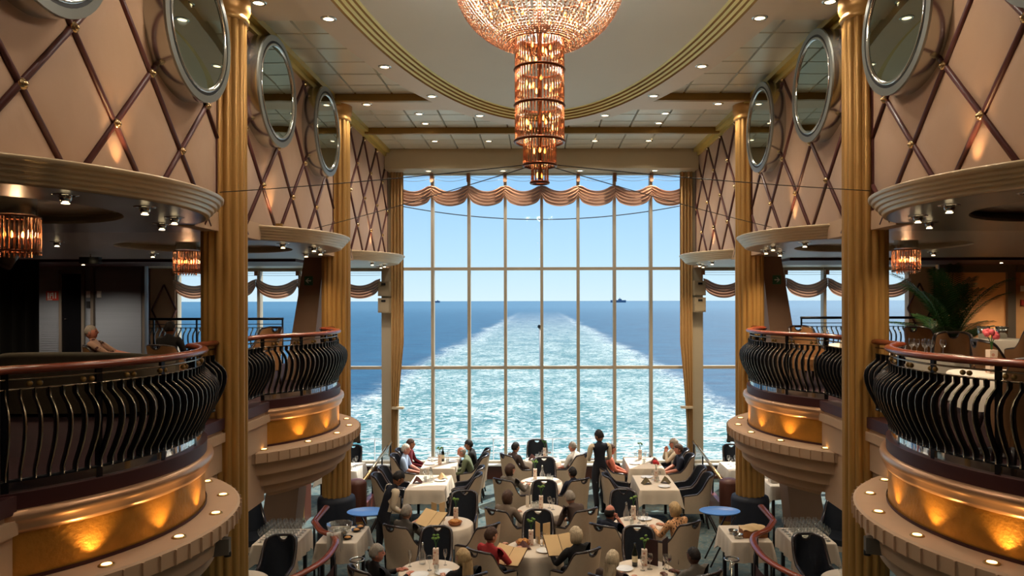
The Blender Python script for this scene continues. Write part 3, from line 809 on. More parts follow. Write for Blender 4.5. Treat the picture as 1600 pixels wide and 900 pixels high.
for grp in ('oval', 'ceiling', 'beam'):
    for sgn in (-1, 1):
        L = sorted([d for d in dl if d[3] == grp and d[0] * sgn > 0], key=lambda d: (d[1], abs(d[0])))
        for i, (x, y, z, g) in enumerate(L):
            if grp == 'oval': lab = 'recessed downlight in the %s half of the oval band, %s' % (side_word[sgn], rank_word(i))
            elif grp == 'ceiling': lab = 'recessed downlight in the panelled ceiling on the %s, %s' % (side_word[sgn], rank_word(i))
            else: lab = 'recessed downlight under the window beam on the %s, %s' % (side_word[sgn], 'inner one' if abs(x) < 1.5 else 'outer one')
            t = thing('ceiling_downlight', lab, 'lamp', (x, y, z), group='recessed ceiling downlights')
            mk('trim_ring', DL_R, t); mk('lens', DL_L, t)
            spot((0, 0, -.03), 66 if y > 5 else 32, (1, .9, .75), 2.5, .7, None, .05, t)
# lamps over the galleries, with extra ones added in the far bay
EYE = B().lathe([(.05, 0), (.052, -.012), (.085, -.004), (.088, 0)], 16).ball((0, 0, -.015), .045, 10).mesh('eyeball', 'chrome')
EYL = B().cyl((0, 0, -.066), .028, .006, 12).mesh('lens', 'lamp_glow')
gl = []
for s in (-1, 1):
    for k in (0, 1, 2):
        yc = BY[k]
        pts = [arc_pt(s, yc, 1.62, math.radians(a)) for a in ((-30, -4, 24, 48) if k < 2 else (-20, 10, 30))]
        pts += [(s * 6.4, yc - 1.2), (s * 6.4, yc + 1.2)] if k < 2 else []
        pts += [(s * 8.2, yc), (s * 9.6, yc + .8)] if k < 2 else [(s * 6.5, yc - 1.0), (s * 9.1, yc - .9), (s * 10.4, yc - .9), (s * 5.2, 16.7), (s * 7.3, 16.7)]  # far-bay spots near the bulkheads and stern swags are added to brighten them
        for i, p in enumerate(sorted(pts, key=lambda p: (abs(p[0]), p[1]))): gl.append((s, k, i, p))
for s, k, i, p in gl:
    t = thing('gallery_spotlight', 'chrome eyeball spotlight in the %s soffit of the %s side, %s from the atrium' % (['near', 'middle', 'far'][k], side_word[s], ['first', 'second', 'third', 'fourth', 'fifth', 'sixth', 'seventh', 'eighth'][i]), 'lamp', (p[0], p[1], ZS), group='gallery spotlights')
    mk('eyeball', EYE, t); mk('lens', EYL, t)
    if s > 0: spot((0, 0, -.09), 38 if k == 0 else 75, (1, .78, .52), 2.3, .7, None, .04, t)
    else: spot((0, 0, -.09), 110 if k == 2 and p[0] < -8.5 else (9 if k == 0 else 45), (1, .84, .68) if k == 2 else (1, .78, .52), 2.4, .7, None, .04, t)

# ================================================================ CURTAINS, CABLES
def festoon(label, xs_, y, ztop, sag_t, zbot, sag_b, zhead):
    t = thing('festoon_curtain', label, 'curtain', (xs_[0], y, zhead))
    for xa, xb in zip(xs_, xs_[1:]):
        ph = R.random() * 6
        def fn(u, v, xa=xa, xb=xb, ph=ph):
            c = 4 * u * (1 - u); c = c ** .85
            zt, zb_ = ztop - sag_t * c, zbot - sag_b * c
            pinch = .55 + .45 * min(1, c * 2.2)
            zm = (zt + zb_) / 2; z = zm + (zt - zb_) * pinch * (.5 - v)
            yy = y - .05 - .05 * math.sin(PI * v) * (.4 + .6 * c) - .030 * pinch * math.sin(2 * PI * 4.5 * v + .5 * math.sin(3 * u + ph)) - .01 * math.sin(29 * v + ph + 3 * u)
            return (xa + (xb - xa) * u - xs_[0], yy - y, z - zhead)
        B().grid(fn, 22, 40).obj('swag', 'swag', t)
        q = B()
        for dz, m in ((.05, .10), (.0, .05), (-.05, .02)):
            pts = []
            for i in range(13):
                u = i / 12; c = 4 * u * (1 - u)
                pts.append((xa + (xb - xa) * u - xs_[0], -.03, min(-.01, (zhead - zhead) - .05 + (ztop - zhead + .1) * c ** .8 * (.55 + dz * 6) - dz)))
            q.tube(pts, .004, 4)
        q.obj('gather_cord', 'white_paint', t)
        B().box2((xa - xs_[0] - .04, -.06, ztop - zhead), (xa - xs_[0] + .04, -.03, 0)).obj('gather_tape', 'swag', t)
p = .872
festoon('long pleated festoon curtain of eight swags over the big central window', [-4 * p + i * p for i in range(9)], YWIN - .1, 7.09, .22, 6.68, .17, 7.30)
for s in (-1, 1):
    festoon('pleated festoon curtain over the %s gallery windows' % side_word[s], sorted([s * (3.84 + .985 * i) for i in range(6)]), YWIN - .1, 4.87, .24, 4.54, .22, 4.98)
    t = thing('window_drape', 'tall gathered tan drape at the %s side of the central window' % side_word[s], 'curtain', (s * 3.4, YWIN - .25, .6))
    def fn(u, v, s=s):
        z = 6.7 * v; zz = z / 6.7; w = .30 if zz > .4 else .13 + .17 * (zz / .4) ** 1.6
        if zz < .12: w = .15 - .02 * math.sin(zz / .12 * PI)
        x = 3.56 - w * u
        return (s * x - s * 3.4, -.035 * math.sin(u * 2 * PI * 4) - .03, z)
    B().grid(fn, 40, 40).obj('drape', 'curtain', t)
    B().box2((-.13 * (1) , -.13, 1.12), (.14, .02, 1.17)).obj('tieback', 'cream_paint', t)
def cable(label, a, b_, sag=.0, r=.005, m='cable'):
    a, b_ = Vector(a), Vector(b_); pts = [a.lerp(b_, i / 16) - Vector((0, 0, sag * 4 * (i / 16) * (1 - i / 16))) - a for i in range(17)]
    o = B().tube(pts, r, 5).obj('cable', m, None, a); tag(o, label, 'cable')
for s in (-1, 1):
    n = side_word[s]
    cable('thin stay cable from the chandelier foot to the near %s column' % n, (-.06 + s * .1, 6.8, 5.52), (s * 3.6, 8.15, 5.47), .02)
    cable('thin stay cable from the chandelier foot to the middle %s wall' % n, (-.06 + s * .1, 6.8, 5.50), (s * 3.57, 11.5, 5.40), .02)
# ================================================================ OUTSIDE
o = struct('trim_7', B().box2((-12, YWIN + .2, -1.0), (12, 20.4, -.7)), 'white_paint')
t = thing('stern_railing', 'white ship railing outside the stern windows', 'railing', (0, 20.1, -.7))
for z in (1.2, .81, .42): B().tube([(-12, 0, z), (12, 0, z)], .018, 6).obj('rail', 'white_paint', t)
for i in range(-7, 8): B().tube([(i * 1.62 + .3, 0, 0), (i * 1.62 + .3, 0, 1.2)], .016, 6).obj('post', 'white_paint', t)
t = thing('flagpole', 'slim white flagpole with a dark knob outside the central window', 'flagpole', (.02, 20.25, -.7))
B().tube([(0, 0, 0), (-.07, .3, 4.2)], [.035, .022], 10).obj('pole', 'white_paint', t); B().ball((-.07, .3, 4.24), .06, 10).obj('knob', 'black_rubber', t)
def ship(label, u, wpx, hpx, Y):
    s = Y / 1150; t = thing('ship', label, 'ship', ((u - 842) * s, Y, -15.8)); w = wpx * s; h = hpx * s
    B().prism([(-w / 2, -10), (w / 2, -10), (w / 2, 10), (-w / 2, 10)], 0, h * .35 + 18).obj('hull', 'ship', t)
    B().box2((w * .0, -8, h * .35 + 16), (w * .22, 8, h + 18)).obj('superstructure', 'ship', t); B().box2((w * .08, -3, h + 16), (w * .12, 3, h * 1.6 + 18)).obj('mast', 'ship', t)
ship('faint grey ship on the horizon right of the wake', 966, 24, 3, 8000)
ship('tiny faint vessel on the horizon left of the wake', 683, 9, 1.2, 9000)
o = B().tube([(-3.6 + 7.2 * i / 24, 0, .37 * (2 * i / 24 - 1) ** 2) for i in range(25)], .012, 5).obj('cable', 'black_rubber', None, (0, 17.83, 6.23)); tag(o, 'dark cable sagging across the outside of the central window', 'cable')

# ================================================================ FIXED FITTINGS
for s in (-1, 1):
    n = side_word[s]
    # raking pier through both decks: leans outward towards its foot
    def xo(z): return 4.30 + .165 * (5.06 - z)
    def xi(z): return 3.95 + .11 * (5.06 - z)
    q = B(); y0, y1 = 13.28, 13.75
    for za, zb in ((0, ZS),):
        vs = [(s * xi(za), y0, za), (s * xo(za), y0, za), (s * xo(za), y1, za), (s * xi(za), y1, za), (s * xi(zb), y0, zb), (s * xo(zb), y0, zb), (s * xo(zb), y1, zb), (s * xi(zb), y1, zb)]
        fs = [(0, 1, 5, 4), (1, 2, 6, 5), (2, 3, 7, 6), (3, 0, 4, 7), (0, 3, 2, 1), (4, 5, 6, 7)]
        q.add(vs, fs if s > 0 else [f[::-1] for f in fs], 0, False)
    o = q.obj('raking_pier', 'pier'); tag(o, 'brown slanting pier beside the far %s column' % n, 'pier')
    # exit sign
    t = thing('exit_sign', 'small green sign with a white arrow on the %s slanting pier' % n, 'sign', (s * 4.22, 13.275, 4.63))
    B().box2((-.075, -.012, -.08), (.075, 0, .08)).obj('plate', 'sign_green', t)
    q = B(); d = s
    q.box2((-.045 , -.017, -.011), (.045, -.012, .011))
    q.add([(d * .055, -.017, 0), (d * .008, -.017, .045), (d * -.012, -.017, .045), (d * .033, -.017, 0), (d * -.012, -.017, -.045), (d * .008, -.017, -.045)], [(0, 1, 2, 3), (0, 3, 4, 5)], 0, False)
    q.obj('arrow', 'sign_white', t)
    # loudspeakers on the window post
    for i, z in enumerate((4.55, 4.16)):
        t = thing('loudspeaker', 'beige loudspeaker on the %s window post, %s of the pair' % (n, ['upper', 'lower'][i]), 'speaker', (s * 3.70, 17.33, z))
        B().prism([(-.13, -.14), (.13, -.14), (.15, .1), (-.15, .1)], -.17, .17).obj('cabinet', 'speaker', t)
        B().box2((-.12, -.15, -.15), (.12, -.14, .05)).obj('grille', 'speaker', t)
        B().box2((-.05, -.155, .08), (.05, -.14, .13)).obj('horn', 'black_rubber', t); B().box2((-.03, .1, -.03), (.03, .22, .03)).obj('bracket', 'speaker', t)
    # gallery railing along the stern windows
    t = thing('stern_gallery_railing', 'black railing of the %s gallery in front of the stern windows' % n, 'railing', (s * 5.9, 16.8, ZB))
    P0, P1 = (0, 0), (s * 6, 0)
    B().tube([(0, 0, 1.02), (s * 4.0, 0, 1.02)], .03, 8).obj('handrail', 'dark_metal', t)
    for z in (.90, .82): B().tube([(0, 0, z), (s * 4.0, 0, z)], .009, 5).obj('thin_rail', 'dark_metal', t)
    for i in range(37): mk('baluster', BAL, t, (s * (.05 + .109 * i), 0, -ZB + .0), -PI / 2)
    for i in range(5): B().box2((s * (.02 + i * .98) - .015, -.02, 0), (s * (.02 + i * .98) + .015, .02, 1.02)).obj('post', 'dark_metal', t)
    # low panelled wall with glass and a brass rail beside the window tables
    t = thing('aisle_balustrade', 'low wooden wall with glass panes and a brass rail at the %s window tables' % n, 'balustrade', (s * 3.52, 15.6, 0))
    B().box2((-.05, -1.35, 0), (.05, 1.5, .28)).obj('wooden_base', 'rail_wood_dark', t)
    B().tube([(0, -1.3, .72), (0, 1.5, .98)], .035, 8).obj('brass_rail', 'brass', t)
    for i in range(4):
        y = -1.3 + i * .93; B().box2((-.015, y - .015, .28), (.015, y + .015, .72 + (y + 1.3) * .093)).obj('post', 'dark_metal', t)
        if i < 3: B().add([(0, y + .04, .31), (0, y + .89, .31), (0, y + .89, .66 + (y + 2.2) * .093), (0, y + .04, .66 + (y + 1.34) * .093)], [(0, 1, 2, 3)], 0, False).obj('glass_pane', 'window_glass', t)
    t = thing('bollard', 'brown padded round bollard behind the blue tray on the %s' % n, 'bollard', (s * 3.56, 14.05, 0))
    B().lathe([(.19, 0), (.19, .78), (.17, .83), (.1, .86), (0, .87)], 28).obj('body', 'brown_leather', t); B().lathe([(.195, 0), (.195, .08), (.19, .09)], 28).obj('foot_band', 'bronze_trim', t)

# ================================================================ CHAIRS
def chair_parts(shell='chair_fabric', inner='chair_navy'):
    N = 44
    def plan(t, inset=0):                                   # t in -1..1 along the shell, from arm end round the back to arm end
        a = abs(t); sg = 1 if t >= 0 else -1; r = .25 - inset
        if a < .62: th = a / .62 * PI / 2; return (sg * r * math.sin(th) ** .85 if th > 0 else 0, -.04 - (.25 - inset) * max(0, math.cos(th)) ** .75)
        return (sg * r, -.04 + (a - .62) / .38 * .26)
    def top(t):
        a = abs(t); x = abs(plan(t)[0])
        if a < .40: h = .955 + .03 * math.cos(a / .40 * PI / 2)
        elif a < .70: u = (a - .40) / .30; u = u * u * (3 - 2 * u); h = .955 - .315 * u
        else: h = .64 - .03 * (a - .70) / .30
        return h
    def notch(t):
        x = plan(t)[0]; return .085 * math.sqrt(max(0, 1 - (x / .085) ** 2)) if abs(x) < .085 and abs(t) < .4 else 0
    def rec(z): return -.10 * max(0, (z - .42) / .62)
    ts = sorted(set([-1 + 2 * i / N for i in range(N + 1)] + [x for x in (-.155, -.12, -.08, -.04, .04, .08, .12, .155)]))
    def wall(inset, z0f, name, m):
        q = B(); k = 9; vs = []
        for t in ts:
            x, y = plan(t, inset); zt = top(t) - notch(t) - .004
            for j in range(k):
                z = z0f + (zt - z0f) * j / (k - 1); vs.append((x, y + rec(z) * (1 if abs(t) < .62 else max(0, 1 - (abs(t) - .62) / .38)), z))
        n = len(ts); fs = [(i * k + j, (i + 1) * k + j, (i + 1) * k + j + 1, i * k + j + 1) for i in range(n - 1) for j in range(k - 1)]
        if inset: fs = [f[::-1] for f in fs]
        q.add(vs, fs); return q.mesh(name, m)
    out_ = []
    out_.append(('shell', wall(0, .30, 'shell', shell))); out_.append(('inner_pad', wall(.045, .40, 'inner_pad', inner)))
    q = B(); pth = []
    for t in ts:
        x, y = plan(t, .022); z = top(t) - notch(t); pth.append((x, y + rec(z) * (1 if abs(t) < .62 else max(0, 1 - (abs(t) - .62) / .38)), z))
    xe, ye, ze = pth[0]; x2, y2, z2 = pth[-1]
    pth = [(xe, ye, .30)] + pth + [(x2, y2, .30)]
    q.tube(pth, .024, 7)
    hp = []
    for i in range(9):
        x = -.085 + .17 * i / 8; hp.append((x, plan(0, .022)[1] + rec(.98) + .008 * (x / .085) ** 2, .982))
    q.tube(hp, .020, 7); out_.append(('wooden_rim', q.mesh('wooden_rim', 'chair_wood')))
    q = B()
    seat = [(-.205, -.22), (.205, -.22), (.215, .24), (.17, .27), (-.17, .27), (-.215, .24)]
    q.prism(seat, .38, .47); out_.append(('seat', q.mesh('seat', inner)))
    q = B(); q.prism([(-.22, -.2), (.22, -.2), (.23, .235), (.17, .265), (-.17, .265), (-.23, .235)], .29, .385); out_.append(('apron', q.mesh('apron', shell)))
    for sx in (-1, 1):
        for sy, y in ((-1, -.20), (1, .21)):
            q = B(); q.tube([(sx * .19, y, .30), (sx * .195, y + sy * .01, .15), (sx * .20, y + sy * .045, 0)], [.026, .022, .017], 7); out_.append(('leg', q.mesh('leg', 'chair_wood')))
    return out_
CHAIRS = {'navy': chair_parts(), 'brown': chair_parts('chair_brown', 'chair_brown')}
def chair(label, x, y, face, kind='navy', z=0, cat='chair', group=None, name='armchair'):
    """face: compass angle of where the sitter looks, degrees from +Y towards +X"""
    t = thing(name, label, cat, (x, y, z), -math.radians(face), group)
    for nm, me in CHAIRS[kind]: mk(nm, me, t)
    return t

# ================================================================ TABLES
def cloth_round(r, z, drop, seed):
    rr = random.Random(seed); ph = rr.random() * 6
    q = B(); n = 64; prof_ = [(0, z), (r * .5, z), (r - .01, z), (r + .006, z - .012), (r + .012, z - drop * .5), (r + .02, z - drop)]
    vs = []
    for i in range(n):
        t = 2 * PI * i / n
        for k, (a, h) in enumerate(prof_):
            w = 1 + (.05 if k == 5 else .028 if k == 4 else 0) * math.sin(9 * t + ph) + (.02 if k >= 4 else 0) * math.sin(4 * t + 2 * ph); hh = h - (.05 * abs(math.sin(2 * t + ph)) ** 2 if k == 5 else 0)
            vs.append((a * w * math.cos(t), a * w * math.sin(t), hh))
    m = len(prof_); q.add(vs, [(i * m + j, ((i + 1) % n) * m + j, ((i + 1) % n) * m + j + 1, i * m + j + 1) for i in range(n) for j in range(m - 1)])
    return q
def round_table(x, y, word, r=.40, z0=0, m='tablecloth', cloth_label=None):
    t = thing('round_table', 'round dining table on a dark pedestal, ' + word, 'table', (x, y, z0))
    B().cyl((0, 0, .705), r - .01, .03, 40).obj('tabletop', 'rail_wood_dark', t)
    B().lathe([(.2, 0), (.2, .03), (.06, .06), (.05, .3), (.05, .66), (.14, .705)], 20).obj('pedestal', 'chair_wood', t)
    o = cloth_round(r, .752, .27, int(x * 100 + y * 7)).obj('tablecloth', m, None, (x, y, z0)); tag(o, cloth_label or ('pale round tablecloth on the table ' + word), 'tablecloth')
def cloth_rect(w, d, z, drop, seed=0):
    q = B(); nx, ny = 14, 18
    ring = [(-w / 2 + w * i / nx, -d / 2) for i in range(nx)] + [(w / 2, -d / 2 + d * i / ny) for i in range(ny)] + [(w / 2 - w * i / nx, d / 2) for i in range(nx)] + [(-w / 2, d / 2 - d * i / ny) for i in range(ny)]
    n = len(ring); vs = [(x, y, z) for x, y in ring]
    for f, o in ((.06, .006), (.5, .012), (1, .018)):
        for i, (x, y) in enumerate(ring):
            cx = abs(abs(x) - w / 2) < 1e-6 and abs(abs(y) - d / 2) < 1e-6
            wv = 1 + (.9 * math.sin(i * 1.3 + seed) if f > .3 else 0)
            k = (o * wv + (.05 * f if cx else 0)); ex = k if x >= w / 2 - 1e-6 else -k if x <= -w / 2 + 1e-6 else 0; ey = k if y >= d / 2 - 1e-6 else -k if y <= -d / 2 + 1e-6 else 0
            vs.append((x + ex, y + ey, z - drop * f * (1.3 if cx else 1)))
    fs = [list(range(n))] + [(k * n + i, (k + 1) * n + i, (k + 1) * n + (i + 1) % n, k * n + (i + 1) % n) for k in range(3) for i in range(n)]
    q.add(vs, fs[:1], 0, False); o = len(q.v) - len(vs)
    for f in fs[1:]: q.f.append([i + o for i in f]); q.m.append(0); q.sm.append(True)
    return q
def rect_table(x, y, w, d, word, z0=0, m='tablecloth', drop=.26):
    t = thing('rectangular_table', 'rectangular dining table ' + word, 'table', (x, y, z0))
    B().box2((-w / 2 + .01, -d / 2 + .01, .705), (w / 2 - .01, d / 2 - .01, .745)).obj('tabletop', 'rail_wood_dark', t)
    for sx in (-1, 1):
        for sy in (-1, 1): B().box((sx * (w / 2 - .07), sy * (d / 2 - .07), .353), (.05, .05, .705)).obj('leg', 'chair_wood', t)
    o = cloth_rect(w, d, .752, drop, x).obj('tablecloth', m, None, (x, y, z0)); tag(o, 'pale cloth draped over the rectangular table ' + word, 'tablecloth')

RT = {  # name: (x, y, words that point to it)
 'R3': (.0, 16.25, 'nearest the window in the centre row'), 'R4': (-.03, 14.3, 'second from the window in the centre row'),
 'R5': (-.04, 12.35, 'third from the window in the centre row'), 'R6': (-.15, 10.45, 'nearest the viewer in the centre row'),
 'R2': (-1.52, 11.6, 'behind the nearest left table'), 'R1': (-1.50, 9.6, 'nearest the viewer on the left'),
 'R7': (1.50, 11.6, 'behind the nearest right table'), 'R8': (1.29, 9.6, 'nearest the viewer on the right')}
for k, (x, y, w) in RT.items(): round_table(x, y, w)
RECT = {'TL1': (-2.2, 16.0, 'at the left window corner'), 'TL2': (-2.2, 14.25, 'next to the left window corner table'), 'TR1': (2.18, 15.95, 'at the right window corner'), 'TR2': (2.16, 14.2, 'next to the right window corner table')}
for k, (x, y, w) in RECT.items(): rect_table(x, y, .72, 1.16, w)
# seats: (table, slot) -> position and facing; slots l / r are the two front seats, f the far seat looking at the viewer
SEAT = {}
for k, (x, y, w) in RT.items():
    dl_, dr_ = .60, .60
    SEAT[k, 'l'] = (x - .56, y - .52, 38); SEAT[k, 'r'] = (x + .56, y - .52, -38); SEAT[k, 'f'] = (x + .06, y + .74, 180)
SEAT['R3', 'l'] = (-.55, 15.9, 55); SEAT['R3', 'r'] = (.62, 15.95, -58); SEAT['R3', 'f'] = (-.12, 17.0, 180)
SEAT['R2', 'l'] = (-2.06, 11.02, 30); SEAT['R2', 'r'] = (-1.0, 11.0, -45); SEAT['R2', 'f'] = (-1.36, 12.35, 182)
SEAT['R1', 'l'] = (-2.1, 9.25, 48); SEAT['R1', 'r'] = (-1.02, 9.08, -30); SEAT['R1', 'f'] = (-1.55, 10.35, 180)
SEAT['R7', 'l'] = (1.0, 11.02, 35); SEAT['R7', 'r'] = (2.0, 11.12, -38); SEAT['R7', 'f'] = (1.36, 12.4, 184)
SEAT['R8', 'l'] = (.84, 9.02, 32); SEAT['R8', 'r'] = (1.83, 9.12, -35); SEAT['R8', 'f'] = (1.35, 10.34, 180)
for k, (x, y, w) in RECT.items():
    for sx, nm in ((-1, 'w'), (1, 'e')):
        for i, dy in enumerate((-.29, .29)): SEAT[k, nm + 'na'[i]] = (x + sx * .68, y + dy, 90 if sx < 0 else -90)
slot_words = {'l': 'left seat', 'r': 'right seat', 'f': 'far seat', 'wn': 'nearer left seat', 'wa': 'farther left seat', 'en': 'nearer right seat', 'ea': 'farther right seat'}
for (k, sl), (x, y, f) in SEAT.items():
    w = (RT.get(k) or RECT.get(k))[2]
    chair('beige navy armchair, %s, table %s' % (slot_words[sl], w), x, y, f, group='dining armchairs')
# ================================================================ TABLEWARE
def m_glass(h=.19, r=.036, wine=None):
    q = B(); q.lathe([(0, 0), (r * .9, .0), (r * .85, .004), (.006, .012), (.005, h * .45), (r * .7, h * .56), (r, h * .75), (r * .82, h)], 12)
    if wine: q.lathe([(0, h * .52), (r * .66, h * .56), (r * .93, h * .70), (0, h * .70)], 12, mi=1)
    return q
GL = {'wine_glass': (m_glass().mesh('wine_glass', 'glass'), 'wine glass'), 'red_wine_glass': (m_glass(.2, .042, 1).mesh('red_wine_glass', ['glass', 'wine_red']), 'glass of red wine'),
      'champagne_flute': (m_glass(.21, .026).mesh('champagne_flute', 'glass'), 'champagne flute'),
      'tumbler': (B().lathe([(0, 0), (.03, 0), (.035, .1), (.032, .1), (.027, .01), (0, .01)], 14).mesh('tumbler', 'glass'), 'water tumbler')}
PLATE = B().lathe([(0, .006), (.07, .006), (.08, .008), (.115, .018), (.118, .016), (.075, 0), (0, 0)], 28).mesh('plate', 'porcelain')
def item(me, name, label, cat, p, rz=0, group=None): return tag(mk(name, me, None, p, rz), label, cat, group)
def vase(p, label, flower='leaf_lime', kind='leaf'):
    t = thing('flower_vase', label, 'vase', p)
    q = B(); q.prism([(-.035, -.035), (.035, -.035), (.035, .035), (-.035, .035)], 0, .21); q.obj('vase_body', 'vase_print', t)
    q = B()
    for i in range(3):
        a = i * 2.1; q.tube([(0, 0, .18), (.01 * math.cos(a), .01 * math.sin(a), .28), (.04 * math.cos(a), .04 * math.sin(a), .34)], .004, 5)
    q.obj('stem', 'leaf', t)
    q = B()
    for i in range(5 if kind == 'leaf' else 9):
        a = i * 2.4; rr = .03 + .02 * R.random(); q.ball((rr * math.cos(a), rr * math.sin(a), .33 + .05 * R.random()), (.022, .014, .016) if kind == 'leaf' else (.026, .026, .028), 8)
    q.obj('bloom', flower, t)
def carafe(p, label):
    t = thing('water_carafe', label, 'carafe', p)
    B().lathe([(0, 0), (.045, 0), (.05, .03), (.048, .12), (.02, .19), (.017, .25), (.02, .26)], 18).obj('carafe_body', 'glass', t); B().lathe([(0, .25), (.015, .25), (.02, .275), (0, .29)], 12).obj('stopper', 'chrome', t)
def wine_bottle(p, label):
    t = thing('wine_bottle', label, 'bottle', p)
    B().lathe([(0, 0), (.037, 0), (.038, .17), (.03, .2), (.014, .23), (.013, .3), (.016, .302), (0, .303)], 18).obj('bottle_body', 'bottle_dark', t); B().lathe([(.0386, .06), (.0386, .14)], 18).obj('paper_label', 'label_cream', t)
def napkin(p, label, m='napkin', rz=0):
    q = B(); q.add([(-.09, -.07, 0), (.09, -.07, 0), (.09, .07, 0), (-.09, .07, 0), (-.02, 0, .13), (.03, .01, .10), (0, -.075, .05), (0, .075, .06)], [(0, 6, 4), (6, 1, 5), (6, 5, 4), (1, 2, 5), (2, 7, 5), (7, 4, 5), (7, 3, 4), (3, 0, 4)], 0, False)
    tag(q.obj('folded_napkin', m, None, p, rz), label, 'napkin')
def menu_stand(p, label, rz=0, m='menu', w=.20, h=.30):
    t = thing('standing_menu', label, 'menu', p, rz)
    for sg in (-1, 1):
        q = B(); c, s_ = math.cos(.7), math.sin(.7) * sg
        q.box((sg * w * .5 * s_ * sg, 0, h / 2), (w * abs(s_) , .006, h), 0, Matrix.Rotation(sg * .85, 3, 'Z')); q.obj('cover_board', m, t)
def basket(p, label):
    t = thing('bread_basket', label, 'basket', p)
    B().lathe([(0, .005), (.08, .005), (.11, .05), (.115, .05), (.085, 0), (0, 0)], 20).obj('basket_body', 'basket', t)
    for i in range(5):
        a = i * 1.256; B().ball((.05 * math.cos(a), .05 * math.sin(a), .055), (.045, .03, .028), 8).obj('bread_roll', 'bread', t)
Zt = .756
ORD = ['first', 'second', 'third', 'fourth', 'fifth', 'sixth', 'seventh', 'eighth', 'ninth']
def ranks(pts):
    idx = sorted(range(len(pts)), key=lambda i: pts[i]); n = len(pts); o = [''] * n
    for r, i in enumerate(idx): o[i] = '' if n == 1 else 'left of two ' if (n, r) == (2, 0) else 'right of two ' if n == 2 else 'leftmost ' if r == 0 else 'rightmost ' if r == n - 1 else ORD[r] + ' '
    return o
SHORT = {'R3': 'centre table nearest the window', 'R4': 'second centre table from the window', 'R5': 'third centre table from the window', 'R6': 'centre table nearest the viewer', 'R1': 'left round table nearest the viewer', 'R2': 'second left round table', 'R7': 'second right round table', 'R8': 'right round table nearest the viewer', 'TL1': 'left corner window table', 'TL2': 'left table beside the window corner table', 'TR1': 'right corner window table', 'TR2': 'right table beside the window corner table'}
def setting(k, glasses=(), others=()):
    x, y, w = RT.get(k) or RECT.get(k)
    short = SHORT[k]
    rk = {}
    for nm in set(g[0] for g in glasses):
        L = [g for g in glasses if g[0] == nm]; rk.update({g: r for g, r in zip(L, ranks([g[1] for g in L]))})
    pl = [o for o in others if o[0] == 'plate']; rp = {id(o): r for o, r in zip(pl, ranks([o[1] for o in pl]))}
    for nm, dx, dy in glasses:
        me, lab = GL[nm]; lab = rk[nm, dx, dy] + lab; item(me, nm, '%s on the %s' % (lab, short), 'glass', (x + dx, y + dy, Zt), 0, 'glasses on the ' + short)
    for i, (kind, dx, dy, lab, *ex) in enumerate(others):
        p = (x + dx, y + dy, Zt); lab = lab + ' on the ' + short
        if kind == 'plate': lab = rp[id(others[i])] + lab
        if kind == 'vase': vase(p, lab, *ex)
        elif kind == 'carafe': carafe(p, lab)
        elif kind == 'bottle': wine_bottle(p, lab)
        elif kind == 'napkin': napkin(p, lab, *ex)
        elif kind == 'menu': menu_stand(p, lab, *ex)
        elif kind == 'basket': basket(p, lab)
        elif kind == 'plate': item(PLATE, 'plate', lab, 'plate', p, 0, 'plates on the ' + short)
WG, RW, CF, TU = 'wine_glass', 'red_wine_glass', 'champagne_flute', 'tumbler'
setting('R1', [(CF, -.28, .12), (CF, .18, .17), (WG, .0, -.02), (TU, .1, -.1)], [('carafe', -.13, .22, 'clear stoppered carafe'), ('vase', .05, .2, 'printed lime leaf vase'), ('plate', -.1, -.2, 'white plate'), ('plate', .2, -.12, 'white plate')])
setting('R2', [(WG, -.05, -.1), (WG, -.12, -.03)], [('menu', -.16, .10, 'tall folded brown menu', .1), ('vase', .12, .12, 'printed lime leaf vase'), ('basket', .13, -.07, 'round basket of bread')])
setting('R3', [(TU, -.12, .1), (WG, .02, .12), (WG, .1, .02), (RW, .16, .12), (WG, -.05, -.1)], [('vase', .05, .22, 'square vase with green leaves', 'leaf'), ('napkin', -.22, -.02, 'brown folded napkin'), ('plate', -.1, .0, 'white plate'), ('plate', .2, -.12, 'white plate')])
setting('R4', [(TU, .14, .10), (TU, .2, .02), (WG, .1, -.22), (WG, .15, -.16)], [('vase', -.12, .12, 'cream printed vase'), ('carafe', .02, .12, 'clear stoppered carafe'), ('plate', -.2, .0, 'white plate with food'), ('plate', .1, -.05, 'white plate')])
setting('R5', [(TU, -.12, .1), (TU, -.06, .15), (WG, .14, .1), (WG, .2, .0)], [('vase', -.0, .08, 'printed vase with a lime leaf'), ('plate', .02, -.12, 'white plate'), ('menu', -.2, .16, 'small pale standing menu', .4, 'paper', .1, .2)])
setting('R6', [(WG, .12, .08), (WG, .18, .02), (TU, .06, .2)], [('vase', -.04, .12, 'cream printed vase'), ('menu', .12, .18, 'tall folded brown menu', -.2), ('basket', -.15, .12, 'round basket of bread'), ('napkin', -.14, -.06, 'dark folded napkin', 'napkin', .5), ('plate', .15, -.15, 'white plate')])
setting('R7', [(WG, -.1, .1), (WG, .0, .0), (WG, .08, .08), (TU, -.12, -.06), (WG, .1, -.1), (WG, -.02, -.14)], [('vase', -.06, .2, 'cream printed vase'), ('carafe', -.18, .16, 'clear stoppered carafe'), ('plate', .12, .2, 'white plate'), ('plate', -.05, -.22, 'white plate')])
setting('R8', [(RW, .08, .0), (WG, -.02, -.04), (WG, .28, .02), (RW, .32, -.02)], [('bottle', -.1, .12, 'dark labelled bottle'), ('vase', .03, .15, 'orange printed vase'), ('plate', -.25, .0, 'white plate with cutlery'), ('menu', .22, .18, 'big dark standing menu', .2, 'menu_cover', .3, .34)])
